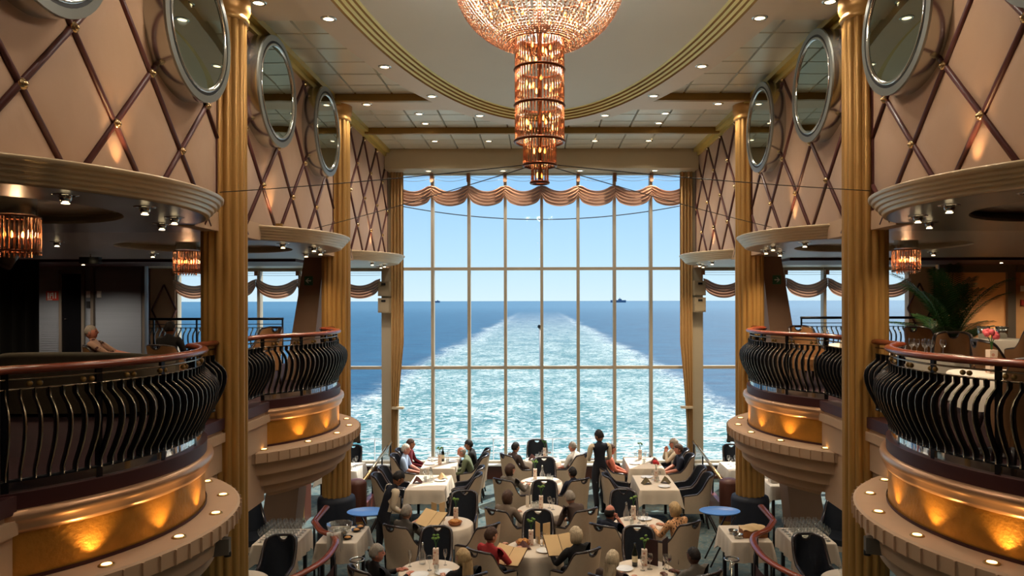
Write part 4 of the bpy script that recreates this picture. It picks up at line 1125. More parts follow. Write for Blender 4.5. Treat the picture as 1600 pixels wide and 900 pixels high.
setting('TL1', [(WG, -.12, .2), (WG, -.02, .3), (WG, .1, .15), (CF, .12, .3), (TU, -.2, .0), (WG, -.05, .05), (TU, .15, -.1)], [('bottle', .02, .12, 'dark wine bottle'), ('vase', .0, -.22, 'vase of lime leaves'), ('plate', -.22, .25, 'white plate'), ('plate', .22, .05, 'white plate'), ('plate', -.22, -.2, 'white plate')])
setting('TL2', [(WG, -.1, .2), (WG, -.02, .3), (WG, .02, .12), (TU, -.08, .05), (WG, -.15, .32)], [('napkin', -.22, -.05, 'brown folded napkin'), ('napkin', .22, .25, 'gold folded napkin', 'menu', .6), ('carafe', .03, .0, 'clear stoppered carafe'), ('plate', .2, .12, 'white plate')])
setting('TR1', [(WG, -.05, .2), (WG, .05, .1), (WG, .1, .3), (TU, .0, -.1), (RW, .15, .0), (WG, -.15, .1)], [('vase', -.02, .32, 'dark leafy vase', 'leaf'), ('napkin', .24, -.1, 'dark folded napkin', 'napkin'), ('plate', -.2, -.15, 'white plate')])
setting('TR2', [(WG, .0, .2), (WG, .1, .12), (TU, .05, .0)], [('vase', .04, .1, 'red flower vase', 'petal_red', 'round'), ('napkin', -.18, -.12, 'left olive napkin', 'napkin_olive', .3), ('napkin', .2, -.05, 'right olive napkin', 'napkin_olive', -.4), ('plate', .12, -.35, 'white plate'), ('plate', -.1, .38, 'white plate')])
def open_menu(p, label, yaw, tilt):
    t = thing('open_menu', label, 'menu', p); rot = Matrix.Rotation(yaw, 3, 'Z') @ Matrix.Rotation(tilt, 3, 'X')
    for sg in (-1, 1):
        r2 = rot @ Matrix.Rotation(sg * -.16, 3, 'Y')
        B().box(r2 @ Vector((sg * .115, 0, 0)), (.22, .31, .008), 0, r2).obj('page', 'menu', t); B().box(r2 @ Vector((sg * .115, 0, -.009)), (.23, .32, .008), 0, r2).obj('cover', 'menu_cover', t)
open_menu((.22, 10.04, .93), 'open cream menu held by the blonde diner at the nearest centre table', .35, .75)
open_menu((-.48, 9.98, .80), 'open cream menu on the lap of the red shirted diner', -.5, .55)
open_menu((-1.72, 11.32, .90), 'open pale menu held by the grey haired diner beside the waiter', -.6, .6)

# ================================================================ AISLES OF THE DINING ROOM
for s in (-1, 1):
    n = side_word[s]
    rect_table(s * 3.02, 11.08, .58, .80, 'beside the blue tray in the %s aisle' % n, 0, 'tablecloth', .3)
    # oval tray on a folding stand
    t = thing('tray_stand', 'folding stand under the %s blue tray' % n, 'stand', (s * 2.86, 11.95, 0))
    for sy in (-1, 1):
        B().tube([(-.2, sy * .2, 0), (.2, sy * .2, .81)], .014, 6).obj('leg', 'chair_wood', t); B().tube([(.2, sy * .2, 0), (-.2, sy * .2, .81)], .014, 6).obj('leg', 'chair_wood', t)
    B().tube([(.2, -.2, .81), (.2, .2, .81)], .014, 6).obj('top_bar', 'chair_wood', t); B().tube([(-.2, -.2, .81), (-.2, .2, .81)], .014, 6).obj('top_bar', 'chair_wood', t)
    o = B().add([(.33 * f * math.cos(2 * PI * i / 40), .25 * f * math.sin(2 * PI * i / 40), z) for f, z in ((0.01, .006), (.9, .006), (.96, .022), (1, .024), (1, .016), (.92, 0), (0.01, 0)) for i in range(40)],
                [(k * 40 + i, k * 40 + (i + 1) % 40, (k + 1) * 40 + (i + 1) % 40, (k + 1) * 40 + i) for k in range(6) for i in range(40)]).obj('oval_tray', 'tray_blue', None, (s * 2.86, 11.95, .826))
    tag(o, 'blue oval tray on its stand in the %s aisle' % n, 'tray')
    # table of polished glasses
    rect_table(s * 3.90, 10.98, .62, .74, 'full of upturned glasses in the %s aisle' % n, 0, 'tablecloth', .28)
    for i in range(6):
        for j in range(6): item(GL['wine_glass'][0], 'wine_glass', 'clean wine glass in the %s row, %s from the column side, %s aisle table' % (ORD[j], ORD[i], n), 'glass', (s * (3.66 + .095 * i), 10.71 + .105 * j, Zt), 0, 'wine glasses in rows on the %s aisle table' % n)
    chair('navy backed armchair at the %s edge below the balcony' % n, s * 3.66, 9.98, 180, group='aisle armchairs')
    chair('navy backed armchair behind the %s slanting pier' % n, s * 4.72, 11.9, 180 + s * 40, group='aisle armchairs')
    w = 'in the near %s corner below the balcony' % n
    round_table(s * 3.9, 9.2, w, .42)
    for dx, dy, w2 in ((-.1, .1, 'second'), (.0, .16, 'third'), (.1, .05, 'rightmost'), (-.2, 0, 'leftmost')): item(GL['wine_glass'][0], 'wine_glass', w2 + ' wine glass on the round table ' + w, 'glass', (s * 3.9 + dx, 9.2 + dy, Zt), 0, 'glasses on the table ' + w)
    item(PLATE, 'plate', 'white plate on the round table ' + w, 'plate', (s * 3.9 - s * .2, 9.08, Zt))
    w = 'by the stern windows of the %s aisle' % n
    rect_table(s * 4.25, 15.6, .8, .8, w, 0, 'tablecloth_white')
    for i in range(4):
        for j in range(3): item(GL['wine_glass'][0], 'wine_glass', 'wine glass, %s row, %s from the atrium, on the %s stern aisle table' % (ORD[j], ORD[i], n), 'glass', (s * (3.98 + .15 * i), 15.35 + .2 * j, Zt), 0, 'glasses on the table ' + w)
    chair('navy backed armchair by the stern windows of the %s aisle' % n, s * 4.3, 16.4, 180, group='aisle armchairs')
    # curved stair balustrade
    pts = [(3.43, 11.62), (3.45, 11.05), (3.22, 10.62), (2.98, 10.38), (2.86, 10.08), (2.82, 9.7), (2.84, 9.35), (2.96, 8.95), (3.2, 8.5)]
    t = thing('stair_balustrade', 'curved wooden stair handrail over a dark red panel in the %s aisle' % n, 'balustrade', (s * 3.0, 9.6, 0))
    def sm(P, m=6):
        o = []
        for i in range(len(P) - 1):
            p0, p1, p2, p3 = P[max(i - 1, 0)], P[i], P[i + 1], P[min(i + 2, len(P) - 1)]
            for k in range(m):
                u = k / m; o.append(tuple(.5 * ((2 * b_) + (-a + c_) * u + (2 * a - 5 * b_ + 4 * c_ - d) * u * u + (-a + 3 * b_ - 3 * c_ + d) * u ** 3) for a, b_, c_, d in zip(p0, p1, p2, p3)))
        return o + [P[-1]]
    cur = [(s * x - s * 3.0, y - 9.6) for x, y in [pts[0]] + sm(pts[1:])]
    B().tube([(x, y, .95 + (.06 if i == 0 else 0)) for i, (x, y) in enumerate(cur)], .042, 10, flat=(1.2, .8)).obj('handrail', 'rail_wood', t)
    c2 = cur[13:]; q = B(); q.add([(x, y, z) for z in (.05, .72) for x, y in c2], [(i, i + 1, len(c2) + i + 1, len(c2) + i) for i in range(len(c2) - 1)]); q.obj('curved_panel', 'maroon', t)
    for i in (1, 12, 22, 32, 41): B().tube([(cur[i][0], cur[i][1], 0), (cur[i][0], cur[i][1], .93)], .018, 8).obj('post', 'dark_metal', t)
    # ice bucket stand
    t = thing('bucket_stand', 'chrome ice bucket stand on the carpet of the %s aisle' % n, 'stand', (s * 2.62, 10.3, 0))
    B().lathe([(0, 0), (.13, 0), (.13, .015), (.03, .04), (.014, .07), (.014, .62), (0, .62)], 20).obj('foot', 'chrome', t); B().tube([(.1 * math.cos(2 * PI * i / 24), .1 * math.sin(2 * PI * i / 24), .64) for i in range(24)], .012, 6, closed=True).obj('ring', 'chrome', t)
# left service table: crystal bowl, dark dishes; right: bread box and metal bowls
t = thing('ice_bowl', 'large cut glass bowl on the left service table', 'bowl', (-3.05, 10.98, Zt))
B().lathe([(0, 0), (.1, 0), (.15, .08), (.19, .19), (.185, .19), (.14, .08), (.09, .012), (0, .012)], 24, wave=lambda a, q: 1 + .04 * math.cos(12 * a)).obj('bowl_body', 'glass', t)
q = B()
for i in range(26): q.box((R.uniform(-.09, .09), R.uniform(-.09, .09), R.uniform(.03, .12)), (.035,) * 3, 0, R.random() * 3)
o = q.obj('ice', 'porcelain', t); o['kind'] = 'stuff'
for i, (x, y) in enumerate(((-2.86, 11.22), (-2.84, 11.38), (-2.9, 10.86))):
    t = thing('serving_dish', 'dark serving dish on the left service table, %s of three' % ['middle', 'far', 'near'][i], 'dish', (x, y, Zt)); B().lathe([(0, 0), (.05, 0), (.08, .03), (.075, .03), (.05, .008), (0, .008)], 18).obj('dish_body', 'black_gloss', t); B().ball((0, 0, .02), (.05, .05, .02), 8).obj('food', 'bread', t)
o = B().grid(lambda u, v: (-.1 + .2 * u, .03 * math.sin(u * 9) + (.05 if v < .5 else -.05), .10 - .32 * abs(v - .5) * 2 * (.8 + .2 * math.sin(u * 7))), 10, 10).obj('hanging_cloth', 'tablecloth_white', None, (-2.95, 10.36, .92)); tag(o, 'cream napkin hung over the left curved handrail', 'cloth')
t = thing('bread_box', 'wooden box of sliced bread under a napkin on the right service table', 'box', (3.12, 10.98, Zt))
B().box((0, 0, .05), (.36, .26, .10)).obj('box_body', 'basket', t); B().grid(lambda u, v: (-.19 + .38 * u, -.14 + .28 * v, .11 + .05 * math.sin(u * 3.1) * math.sin(v * 3.1) + .012 * math.sin(14 * u + 9 * v)), 16, 12).obj('napkin_cover', 'menu', t)
for i, (x, y) in enumerate(((2.86, 10.86), (2.84, 11.06))):
    o = B().lathe([(0, 0), (.05, 0), (.07, .06), (.066, .06), (.046, .008), (0, .008)], 18).obj('metal_bowl', 'chrome', None, (x, y, Zt)); tag(o, 'small chrome bowl on the right service table, %s one' % ['nearer', 'farther'][i], 'bowl')
# white table with a box behind the right column, cabinet behind the left pier
rect_table(4.55, 14.2, .5, .6, 'behind the far right column', 0, 'tablecloth_white')
tag(B().box((0, 0, .09), (.26, .2, .18)).box((0, 0, .19), (.28, .22, .02)).obj('white_box', 'paper', None, (4.5, 14.2, Zt)), 'white box on the small table behind the far right column', 'box')
t = thing('side_cabinet', 'brown cabinet with a brass edge behind the left slanting pier', 'cabinet', (-4.78, 14.35, 0))
B().box2((-.2, -.2, 0), (.2, .2, 1.05)).obj('body', 'brown_leather', t); B().box2((.17, -.22, .05), (.2, -.2, 1.05)).obj('brass_edge', 'brass', t); B().box2((-.22, -.22, 1.05), (.22, .22, 1.08)).obj('top', 'rail_wood', t)
# ================================================================ GALLERIES
for s in (-1, 1):                            # lattice on the stern wall ends
    ow = bpy.data.objects['wall_stern_' + side_word[s]]; cx, hw = s * 9.0, .29; yy = YWIN - .12
    for k in range(3):
        z = 3.46 + 1.2 * k
        for sg in (-1, 1):
            B().tube([(cx - sg * hw, yy, max(ZB + .05, z - .6)), (cx, yy, z)], .022, 6).obj('lattice_bar', 'lattice_wood', ow)
            if z + .6 < ZS: B().tube([(cx, yy, z), (cx + sg * hw, yy, z + .6)], .022, 6).obj('lattice_bar', 'lattice_wood', ow)
    B().box2((s * 9.42, yy - .05, ZB), (s * 9.34, yy + .02, ZS)).obj('edge_strip', 'maroon', ow)
# dark panelled bulkhead of the left gallery with its doors
wl = struct('wall_gallery_left', B().box2((-11.9, 15.8, ZB), (-8.5, 15.9, ZS)), 'door_grey')
for i in range(44):
    z = ZB + .05 * i + .03; q = B().box2((-11.0, 15.792, z), (-8.56, 15.8, z + .04)); o = q.obj('grooved_board', 'door_grey', wl)
d1 = struct('door_1', B().box2((-10.28, 15.76, ZB), (-9.86, 15.78, ZB + 2.02)), 'black_gloss')
B().box2((-10.34, 15.74, ZB), (-10.28, 15.79, ZB + 2.1)).obj('door_frame', 'grey_frame', d1); B().box2((-9.86, 15.74, ZB), (-9.80, 15.79, ZB + 2.1)).obj('door_frame', 'grey_frame', d1); B().box2((-10.34, 15.74, ZB + 2.02), (-9.80, 15.79, ZB + 2.1)).obj('door_frame', 'grey_frame', d1)
B().ball((-10.2, 15.74, ZB + 1.05), .02, 8).obj('door_knob', 'chrome', d1)
d2 = struct('door_2', B().box2((-9.55, 15.75, ZB), (-8.58, 15.79, ZB + 2.1)), 'door_grey')
for x in (-9.62, -8.52): B().box2((x - .03, 15.72, ZB), (x + .03, 15.8, ZS)).obj('door_frame', 'grey_frame', d2)
t = thing('safety_sign', 'red safety sign with pale symbols on the grey bulkhead', 'sign', (-10.5, 15.785, 4.39))
B().box2((-.13, -.01, -.1), (.13, 0, .1)).obj('plate', 'sign_red', t)
q = B(); q.box2((-.10, -.014, -.06), (-.07, -.01, .07)); q.box2((-.05, -.014, -.06), (-.03, -.01, .06)); q.box2((-.05, -.014, -.0), (.0, -.01, .02)); q.box2((.01, -.014, -.06), (.03, -.01, .07)); q.ball((.0, -.012, .05), (.02, .003, .02), 8); q.box2((.06, -.014, -.06), (.085, -.01, .07)); q.box2((-.10, -.014, -.09), (.0, -.01, -.075)); q.obj('symbol', 'sign_white', t)
for i, (x, z, m) in enumerate(((-9.72, 4.42, 'porcelain'), (-9.47, 4.42, 'porcelain'), (-9.72, 4.2, 'black_rubber'))):
    tag(B().box((0, 0, 0), (.08, .03, .14)).obj('wall_switch', m, None, (x, 15.735 if i == 1 else 15.77, z)), ['pale wall switch left of the grey door', 'pale wall switch on the grey door', 'black wall switch left of the grey door'][i], 'switch')
o = B().grid(lambda u, v: (2.9 * u, .05 * math.sin(u * 80), 2.15 * v), 120, 2).obj('stage_curtain', 'black_cloth', None, (-11.9, 13.2, ZB + .01)); tag(o, 'black hanging curtain at the left end of the left gallery', 'curtain')
t = thing('stage_spotlight', 'grey stage spotlight hanging under the left canopy', 'lamp', (-6.45, 9.0, ZS))
B().tube([(0, 0, 0), (0, 0, -.12)], .015, 6).obj('hanger', 'black_rubber', t); q = B(); q.lathe([(0, 0), (.07, 0), (.08, .12), (.1, .26), (0, .26)], 18); o = q.obj('lamp_body', 'grey_frame', t, (0, 0, -.14)); o.rotation_euler = (2.5, .3, 0)
t = thing('hanging_sign_box', 'dark unlit sign box hanging from the left gallery soffit', 'sign', (-7.5, 12.2, ZS)); B().box2((-.16, -.05, -.16), (.16, .05, -.05)).obj('box_body', 'black_gloss', t); B().tube([(0, 0, -.05), (0, 0, 0)], .01, 6).obj('hanger', 'chrome', t)
t = thing('sofa', 'long beige sofa with its back to the near left balcony rail', 'sofa', (-5.95, 9.45, ZB))
def sof(u, v):
    a = (u - .5) * 2; x = 1.15 * a; y = -.38 + .55 * a * a * a * a; prof_ = [(-.06, .05), (-.08, .35), (-.05, .74), (0, .80), (.06, .78), (.1, .5)]
    k = v * 5; i = min(int(k), 4); f = k - i; d, z = prof_[i][0] + (prof_[i + 1][0] - prof_[i][0]) * f, prof_[i][1] + (prof_[i + 1][1] - prof_[i][1]) * f
    return (x * (1 - d * .1), y + d, z - .1 * a ** 4)
B().grid(sof, 24, 10).obj('back', 'sofa_fabric', t); B().box2((-1.05, -.3, .05), (1.05, .38, .30)).obj('base', 'sofa_fabric', t)
for i in range(3): B().box((-.68 + .68 * i, .05, .37), (.66, .66, .14)).obj('seat_cushion', 'sofa_fabric', t)
lc1 = chair('beige lounge chair of the diner in the patterned shirt', -6.3, 10.75, 75, 'brown', ZB, group='gallery chairs', name='lounge_chair')
lc2 = chair('dark lounge chair of the person in black', -5.55, 11.0, 10, 'brown', ZB, group='gallery chairs', name='lounge_chair')
lc1.scale = lc2.scale = (1, 1, .8)
chair('empty lounge chair on the far left balcony', -4.6, 12.0, 200, 'brown', ZB, group='gallery chairs', name='lounge_chair')
chair('brown chair backing on to the near right railing', 3.78, 5.75, 15, 'brown', ZB, group='gallery chairs', name='gallery_chair')
round_table(4.15, 6.75, 'behind the near right balcony rail', .42, ZB, 'tablecloth_white')
vase((4.05, 6.7, ZB + Zt), 'glass vase of pink flowers on the table behind the near right railing', 'petal_pink', 'round')
chair('brown round backed chair left of the pink flowers', 5.0, 7.9, 100, 'brown', ZB, group='gallery chairs', name='gallery_chair')
round_table(4.62, 8.95, 'beside the near right column on the gallery', .45, ZB, 'tablecloth_white')
for i in range(8): item(GL['wine_glass'][0], 'wine_glass', ORD[i] + ' wine glass from the middle on the gallery table beside the near right column', 'glass', (4.62 + .25 * math.cos(i * 2.4) * (i / 8) ** .5, 8.95 + .25 * math.sin(i * 2.4) * (i / 8) ** .5, ZB + Zt), 0, 'wine glasses on the gallery table')
chair('brown round backed chair behind the gallery glasses', 5.3, 9.6, 215, 'brown', ZB, group='gallery chairs', name='gallery_chair')
chair('brown round backed chair in front of the palm', 6.3, 12.1, 60, 'brown', ZB, group='gallery chairs', name='gallery_chair')
rect_table(7.75, 12.6, .9, .8, 'to the right of the palm', ZB, 'tablecloth_white')
chair('grey brown chair at the table right of the palm', 7.75, 11.75, 0, 'brown', ZB, group='gallery chairs', name='gallery_chair')
for i, (x, y) in enumerate(((7.6, 12.7), (7.95, 12.75))):
    t = thing('ice_bucket', 'chrome ice bucket on the table right of the palm, %s one' % ['left', 'right'][i], 'bucket', (x, y, ZB + Zt)); B().lathe([(0, 0), (.075, 0), (.1, .2), (.095, .2), (.07, .01), (0, .01)], 20).obj('bucket_body', 'chrome', t); B().tube([(.1 * math.cos(2 * PI * k / 20), .1 * math.sin(2 * PI * k / 20), .2) for k in range(20)], .006, 5, closed=True).obj('rim', 'chrome', t)
round_table(4.75, 11.1, 'on the far right balcony', .42, ZB, 'tablecloth_white')
for i in range(5): item(GL['wine_glass'][0], 'wine_glass', ['rightmost', 'back right', 'back left', 'front left', 'front right'][i] + ' wine glass on the table of the far right balcony', 'glass', (4.75 + .22 * math.cos(i * 1.3), 11.1 + .22 * math.sin(i * 1.3), ZB + Zt), 0, 'wine glasses on the far balcony table')
chair('brown chair at the far right balcony table, beside the slanting pier', 4.35, 12.05, 170, 'brown', ZB, group='gallery chairs', name='gallery_chair')
chair('brown chair at the far right balcony table, beside the near column', 5.15, 12.0, 200, 'brown', ZB, group='gallery chairs', name='gallery_chair')
chair('pale chair at the front of the far right balcony', 4.4, 10.3, 20, 'navy', ZB, group='gallery chairs', name='gallery_chair')
wr = struct('wall_gallery_right', B().box2((8.5, 15.8, ZB), (11.9, 15.9, ZS)), 'peach_wall')
B().box2((9.95, 15.72, ZB), (10.12, 15.8, ZS)).obj('grey_post', 'grey_frame', wr); B().box2((8.5, 15.75, ZS - .2), (11.9, 15.8, ZS)).obj('grey_beam', 'grey_frame', wr)
d3 = struct('door_3', B().box2((10.55, 15.76, ZB), (11.3, 15.79, ZB + 2.0)), 'black_gloss'); B().box2((10.48, 15.74, ZB), (10.55, 15.8, ZB + 2.06)).obj('door_frame', 'grey_frame', d3)
for i, (x, z, m) in enumerate(((10.3, 4.5, 'porcelain'), (10.3, 4.2, 'sign_red'))): tag(B().box((0, 0, 0), (.08, .03, .12)).obj('wall_switch', m, None, (x, 15.78, z)), ['pale wall switch on the peach wall', 'red call point on the peach wall'][i], 'switch')
t = thing('floor_uplight', 'small brass uplight on the floor behind the palm', 'lamp', (9.55, 15.45, ZB)); B().cyl((0, 0, 0), .07, .1, 14).obj('lamp_body', 'bronze_trim', t); spot((0, 0, .14), 26, (1, .52, .2), 1.0, .9, (.15, .35, 1.6), .04, t)
t = thing('potted_palm', 'tall bushy palm in a dark pot on the right gallery', 'plant', (7.75, 14.0, ZB))
B().lathe([(0, 0), (.2, 0), (.28, .42), (.3, .44), (.27, .44), (.25, .38), (0, .38)], 24).obj('pot', 'terracotta', t)
for i in range(26):
    az = i * 2.4 + R.uniform(-.2, .2); L = R.uniform(1.6, 2.4) if i > 8 else R.uniform(.9, 1.4); lean = R.uniform(.04, .42) if i > 8 else R.uniform(.5, .95)
    stem = []
    for k in range(9):
        u = k / 8; r = L * (math.sin(lean) * u * .6 + .42 * u * u * math.sin(lean + .4)); z = .4 + L * (math.cos(lean) * u * .95 - .22 * u ** 3); stem.append(Vector((r * math.cos(az), r * math.sin(az), min(z, 2.12))))
    q = B(); q.tube(stem, [.012 * (1 - .8 * k / 8) for k in range(9)], 5)
    for k in range(14, 76):
        u = k / 76; f = u * 8; j = min(int(f), 7); p = stem[j].lerp(stem[j + 1], f - j); d = (stem[j + 1] - stem[j]).normalized(); sd_ = d.cross(Vector((0, 0, 1)))
        sd_ = sd_.normalized() if sd_.length > .1 else Vector((1, 0, 0)); sg = 1 if k % 2 else -1
        ll = .34 * (1 - abs(u - .5) * 1.1); tip = p + (sd_ * sg * .85 + d * .55 + Vector((0, 0, -.15))) * ll; w = d * .009
        mid = (p + tip) / 2 + Vector((0, 0, .02)); q.add([p - w, p + w, mid + w * 1.4, mid - w * 1.4, tip], [(0, 1, 2, 3), (3, 2, 4)], 0, False)
    q.obj('frond', 'palm_leaf', t)
# ================================================================ PEOPLE
def skin_mesh(nodes, edges, radii, sub=1):
    me = bpy.data.meshes.new('body_cage'); me.from_pydata(nodes, edges, []); o = bpy.data.objects.new('body_cage', me); COL.objects.link(o)
    sk = o.modifiers.new('s', 'SKIN'); sk.use_smooth_shade = True; sk.branch_smoothing = .6
    sv = me.skin_vertices[0].data
    for i, r in enumerate(radii): sv[i].radius = r if isinstance(r, tuple) else (r, r); sv[i].use_root = (i == 0)
    ss = o.modifiers.new('u', 'SUBSURF'); ss.levels = sub; ss.render_levels = sub
    dg = bpy.context.evaluated_depsgraph_get(); ev = o.evaluated_get(dg); m = ev.to_mesh()
    vs = [v.co.copy() for v in m.vertices]; fs = [list(p.vertices) for p in m.polygons]; ev.to_mesh_clear()
    bpy.data.objects.remove(o); bpy.data.meshes.remove(me)
    return vs, fs
def seg_dist(p, a, b):
    d = b - a; t = max(0, min(1, (p - a).dot(d) / max(d.length_squared, 1e-9))); return (p - (a + d * t)).length
def head_shape(d, female):
    """radius multiplier along the unit direction d of a head that looks along +Y"""
    x, y, z = d
    sx, sy, sz = .076, .094, .118
    if z < 0:
        k = min(1, -z); sx *= 1 - .28 * k * k; sy *= 1 - (.05 if y > 0 else .30) * k
    p = Vector((x * sx, y * sy, z * sz))
    if y > 0:
        g = lambda cx, cz, w: math.exp(-((x - cx) ** 2 + (z - cz) ** 2) / w)
        p.y += .020 * g(0, -.18, .012) + .012 * g(0, -.02, .01) + .006 * g(0, -.62, .02) - .008 * (g(.38, .05, .03) + g(-.38, .05, .03)) + .004 * g(0, .22, .2) + .010 * g(0, -.88, .06)
    return p
def build_person(label, pose, top, legs='legs_dark', skin='skin_light', sleeve='long', hair='short', hair_m='hair_grey', loc=(0, 0, 0), face=0, lean=0, yaw=0, pitch=0, arms='table', vest=None, scale=1, glasses=False, name='person', turn_arm=0):
    V = Vector
    if pose == 'sit':
        pel = V((0, -.10, .53)); hips = [V((sx * .095, -.05, .53)) for sx in (-1, 1)]; knees = [V((sx * .12, .33, .55)) for sx in (-1, 1)]; ank = [V((sx * .12, .34, .10)) for sx in (-1, 1)]; toe = [V((sx * .13, .50, .05)) for sx in (-1, 1)]
        ch = V((0, -.13, .90)); wa = V((0, -.12, .70)); nk = V((0, -.11, 1.03)); hd = V((0, -.08, 1.15)); sh = [V((sx * .175, -.12, .99)) for sx in (-1, 1)]
        A = {'table': ([.24, .06, .76], [.13, .30, .80]), 'lap': ([.24, -.02, .74], [.10, .20, .66]), 'menu': ([.25, .05, .76], [.17, .28, .86]), 'chin': ([.2, .12, .76], [.07, .10, .98]), 'fold': ([.23, .02, .74], [.02, .20, .74])}[arms]
    else:
        pel = V((0, 0, .95)); hips = [V((sx * .095, 0, .93)) for sx in (-1, 1)]; knees = [V((sx * .10, .02 + .05 * sx, .50)) for sx in (-1, 1)]; ank = [V((sx * .10, -.03 + .07 * sx, .09)) for sx in (-1, 1)]; toe = [V((sx * .12, .12 + .07 * sx, .045)) for sx in (-1, 1)]
        wa = V((0, .0, 1.12)); ch = V((0, -.01, 1.32)); nk = V((0, 0, 1.46)); hd = V((0, .02, 1.585)); sh = [V((sx * .185, -.01, 1.42)) for sx in (-1, 1)]
        A = {'hang': ([.25, .0, 1.12], [.24, .08, .88]), 'front': ([.225, .02, 1.14], [.10, .25, 1.10]), 'serve': ([.24, .14, 1.16], [.16, .38, 1.08])}[arms]
    rl = Matrix.Rotation(-lean, 3, 'X')
    def up(p): return pel + rl @ (p - pel)
    el = [V((sx * A[0][0], A[0][1], A[0][2])) for sx in (-1, 1)]; wr = [V((sx * A[1][0], A[1][1], A[1][2])) for sx in (-1, 1)]
    wa, ch, nk, hd = [up(p) for p in (wa, ch, nk, hd)]; sh = [up(p) for p in sh]
    if pose != 'sit' or lean > .2: el = [up(p) for p in el]; wr = [up(p) for p in wr]
    else: el = [p + (up(p) - p) * .5 for p in el]
    nodes = [pel, wa, ch, nk]; rad = [(.14, .115), (.132, .105), (.148, .112), .062]; edges = [(0, 1), (1, 2), (2, 3)]
    base_h = hd - V((0, 0, .07)); nodes.append(base_h); rad.append(.05); edges.append((3, 4))
    tags = {(0, 1): 'top', (1, 2): 'top', (2, 3): 'top', (3, 4): 'skin'}
    for k in (0, 1):
        i = len(nodes); nodes += [sh[k], (sh[k] + el[k]) / 2, el[k], (el[k] + wr[k]) / 2, wr[k], wr[k] + (wr[k] - el[k]).normalized() * .075]
        rad += [.074, .058, .045, .041, .030, (.036, .024)]
        E_ = [(2, i), (i, i + 1), (i + 1, i + 2), (i + 2, i + 3), (i + 3, i + 4), (i + 4, i + 5)]; edges += E_
        ua = 'sleeve' if sleeve != 'none' else 'skin'; fa = 'sleeve' if sleeve == 'long' else 'skin'
        for e_, tg in zip(E_, ('top', ua, ua, fa, fa, 'skin')): tags[e_] = tg
        i = len(nodes); nodes += [hips[k], (hips[k] + knees[k]) / 2, knees[k], (knees[k] + ank[k]) / 2 + V((0, -.02, .03)), ank[k], toe[k]]
        rad += [.095, .082, .062, .058, .042, .036]
        E_ = [(0, i), (i, i + 1), (i + 1, i + 2), (i + 2, i + 3), (i + 3, i + 4), (i + 4, i + 5)]; edges += E_
        for e_, tg in zip(E_, ('legs', 'legs', 'legs', 'legs', 'legs', 'shoe')): tags[e_] = tg
    vs, fs = skin_mesh([tuple(n) for n in nodes], edges, rad)
    mats = [skin, top, vest[1] if vest else top, legs, 'shoe', 'eye', 'lips']; idx = {'skin': 0, 'top': 1, 'sleeve': 2 if vest else 1, 'legs': 3, 'shoe': 4}
    b = B(); b.v = [tuple(v) for v in vs]
    el_ = [(nodes[a], nodes[a].lerp(nodes[c_], .62) if a == 2 and c_ > 4 else nodes[c_], tags[a, c_]) for a, c_ in edges]
    for f in fs:
        c_ = sum((vs[i] for i in f), V()) / len(f); tg = min(el_, key=lambda e_: seg_dist(c_, e_[0], e_[1]) - (.012 if e_[2] == 'top' else 0))[2]
        b.f.append(f); b.m.append(idx[tg]); b.sm.append(True)
    # fingers and thumbs
    for k in (0, 1):
        d = (wr[k] - el[k]).normalized(); sx = (-1, 1)[k]; side = d.cross(V((0, 0, 1))).normalized(); nrm = side.cross(d)
        palm = wr[k] + d * .085
        for j in range(4):
            o = palm + side * (.027 - .018 * j); L = (.062, .072, .068, .052)[j]
            b.tube([o - d * .02, o + d * L * .45, o + d * L * .8 - nrm * .012, o + d * L - nrm * .030], [.0095, .009, .008, .006], 6)
        o = wr[k] + d * .035 - side * sx * .03; b.tube([o + side * sx * .012, o - side * sx * .012 + d * .025, o - side * sx * .016 + d * .055 - nrm * .008], [.012, .010, .007], 6)
    # head
    hr = Matrix.Rotation(-yaw, 3, 'Z') @ Matrix.Rotation(-pitch - lean * .35, 3, 'X'); nu, nv = 28, 20; hv = []
    dirs = []
    for i in range(nv + 1):
        a = PI * i / nv
        for j in range(nu):
            t = 2 * PI * j / nu; dirs.append((math.sin(a) * math.sin(t), math.sin(a) * math.cos(t), math.cos(a)))
    pts = [head_shape(d, False) for d in dirs]
    o0 = len(b.v); b.v += [tuple(hd + hr @ p) for p in pts]
    for i in range(nv):
        for j in range(nu):
            f = [i * nu + j, (i + 1) * nu + j, (i + 1) * nu + (j + 1) % nu, i * nu + (j + 1) % nu]; dc = [sum(dirs[q][k] for q in f) / 4 for k in range(3)]
            m = 6 if dc[1] > .5 and abs(dc[0]) < .26 and -.62 < dc[2] < -.46 else 0
            b.f.append([q + o0 for q in f]); b.m.append(m); b.sm.append(True)
    def local_ball(c, r, mi):
        o1 = len(b.v); b.ball((0, 0, 0), r, 8, mi)
        for q in range(o1, len(b.v)): b.v[q] = tuple(hd + hr @ (V(b.v[q]) + V(c)))
    for sx in (-1, 1):
        local_ball((sx * .030, .082, .008), (.011, .008, .008), 5); local_ball((sx * .076, -.005, -.008), (.010, .02, .032), 0); local_ball((sx * .030, .088, .030), (.018, .006, .004), 5)
    root = thing(name, label, 'person', loc, -math.radians(face)); root.scale = (scale,) * 3
    b.obj('body', mats, root)
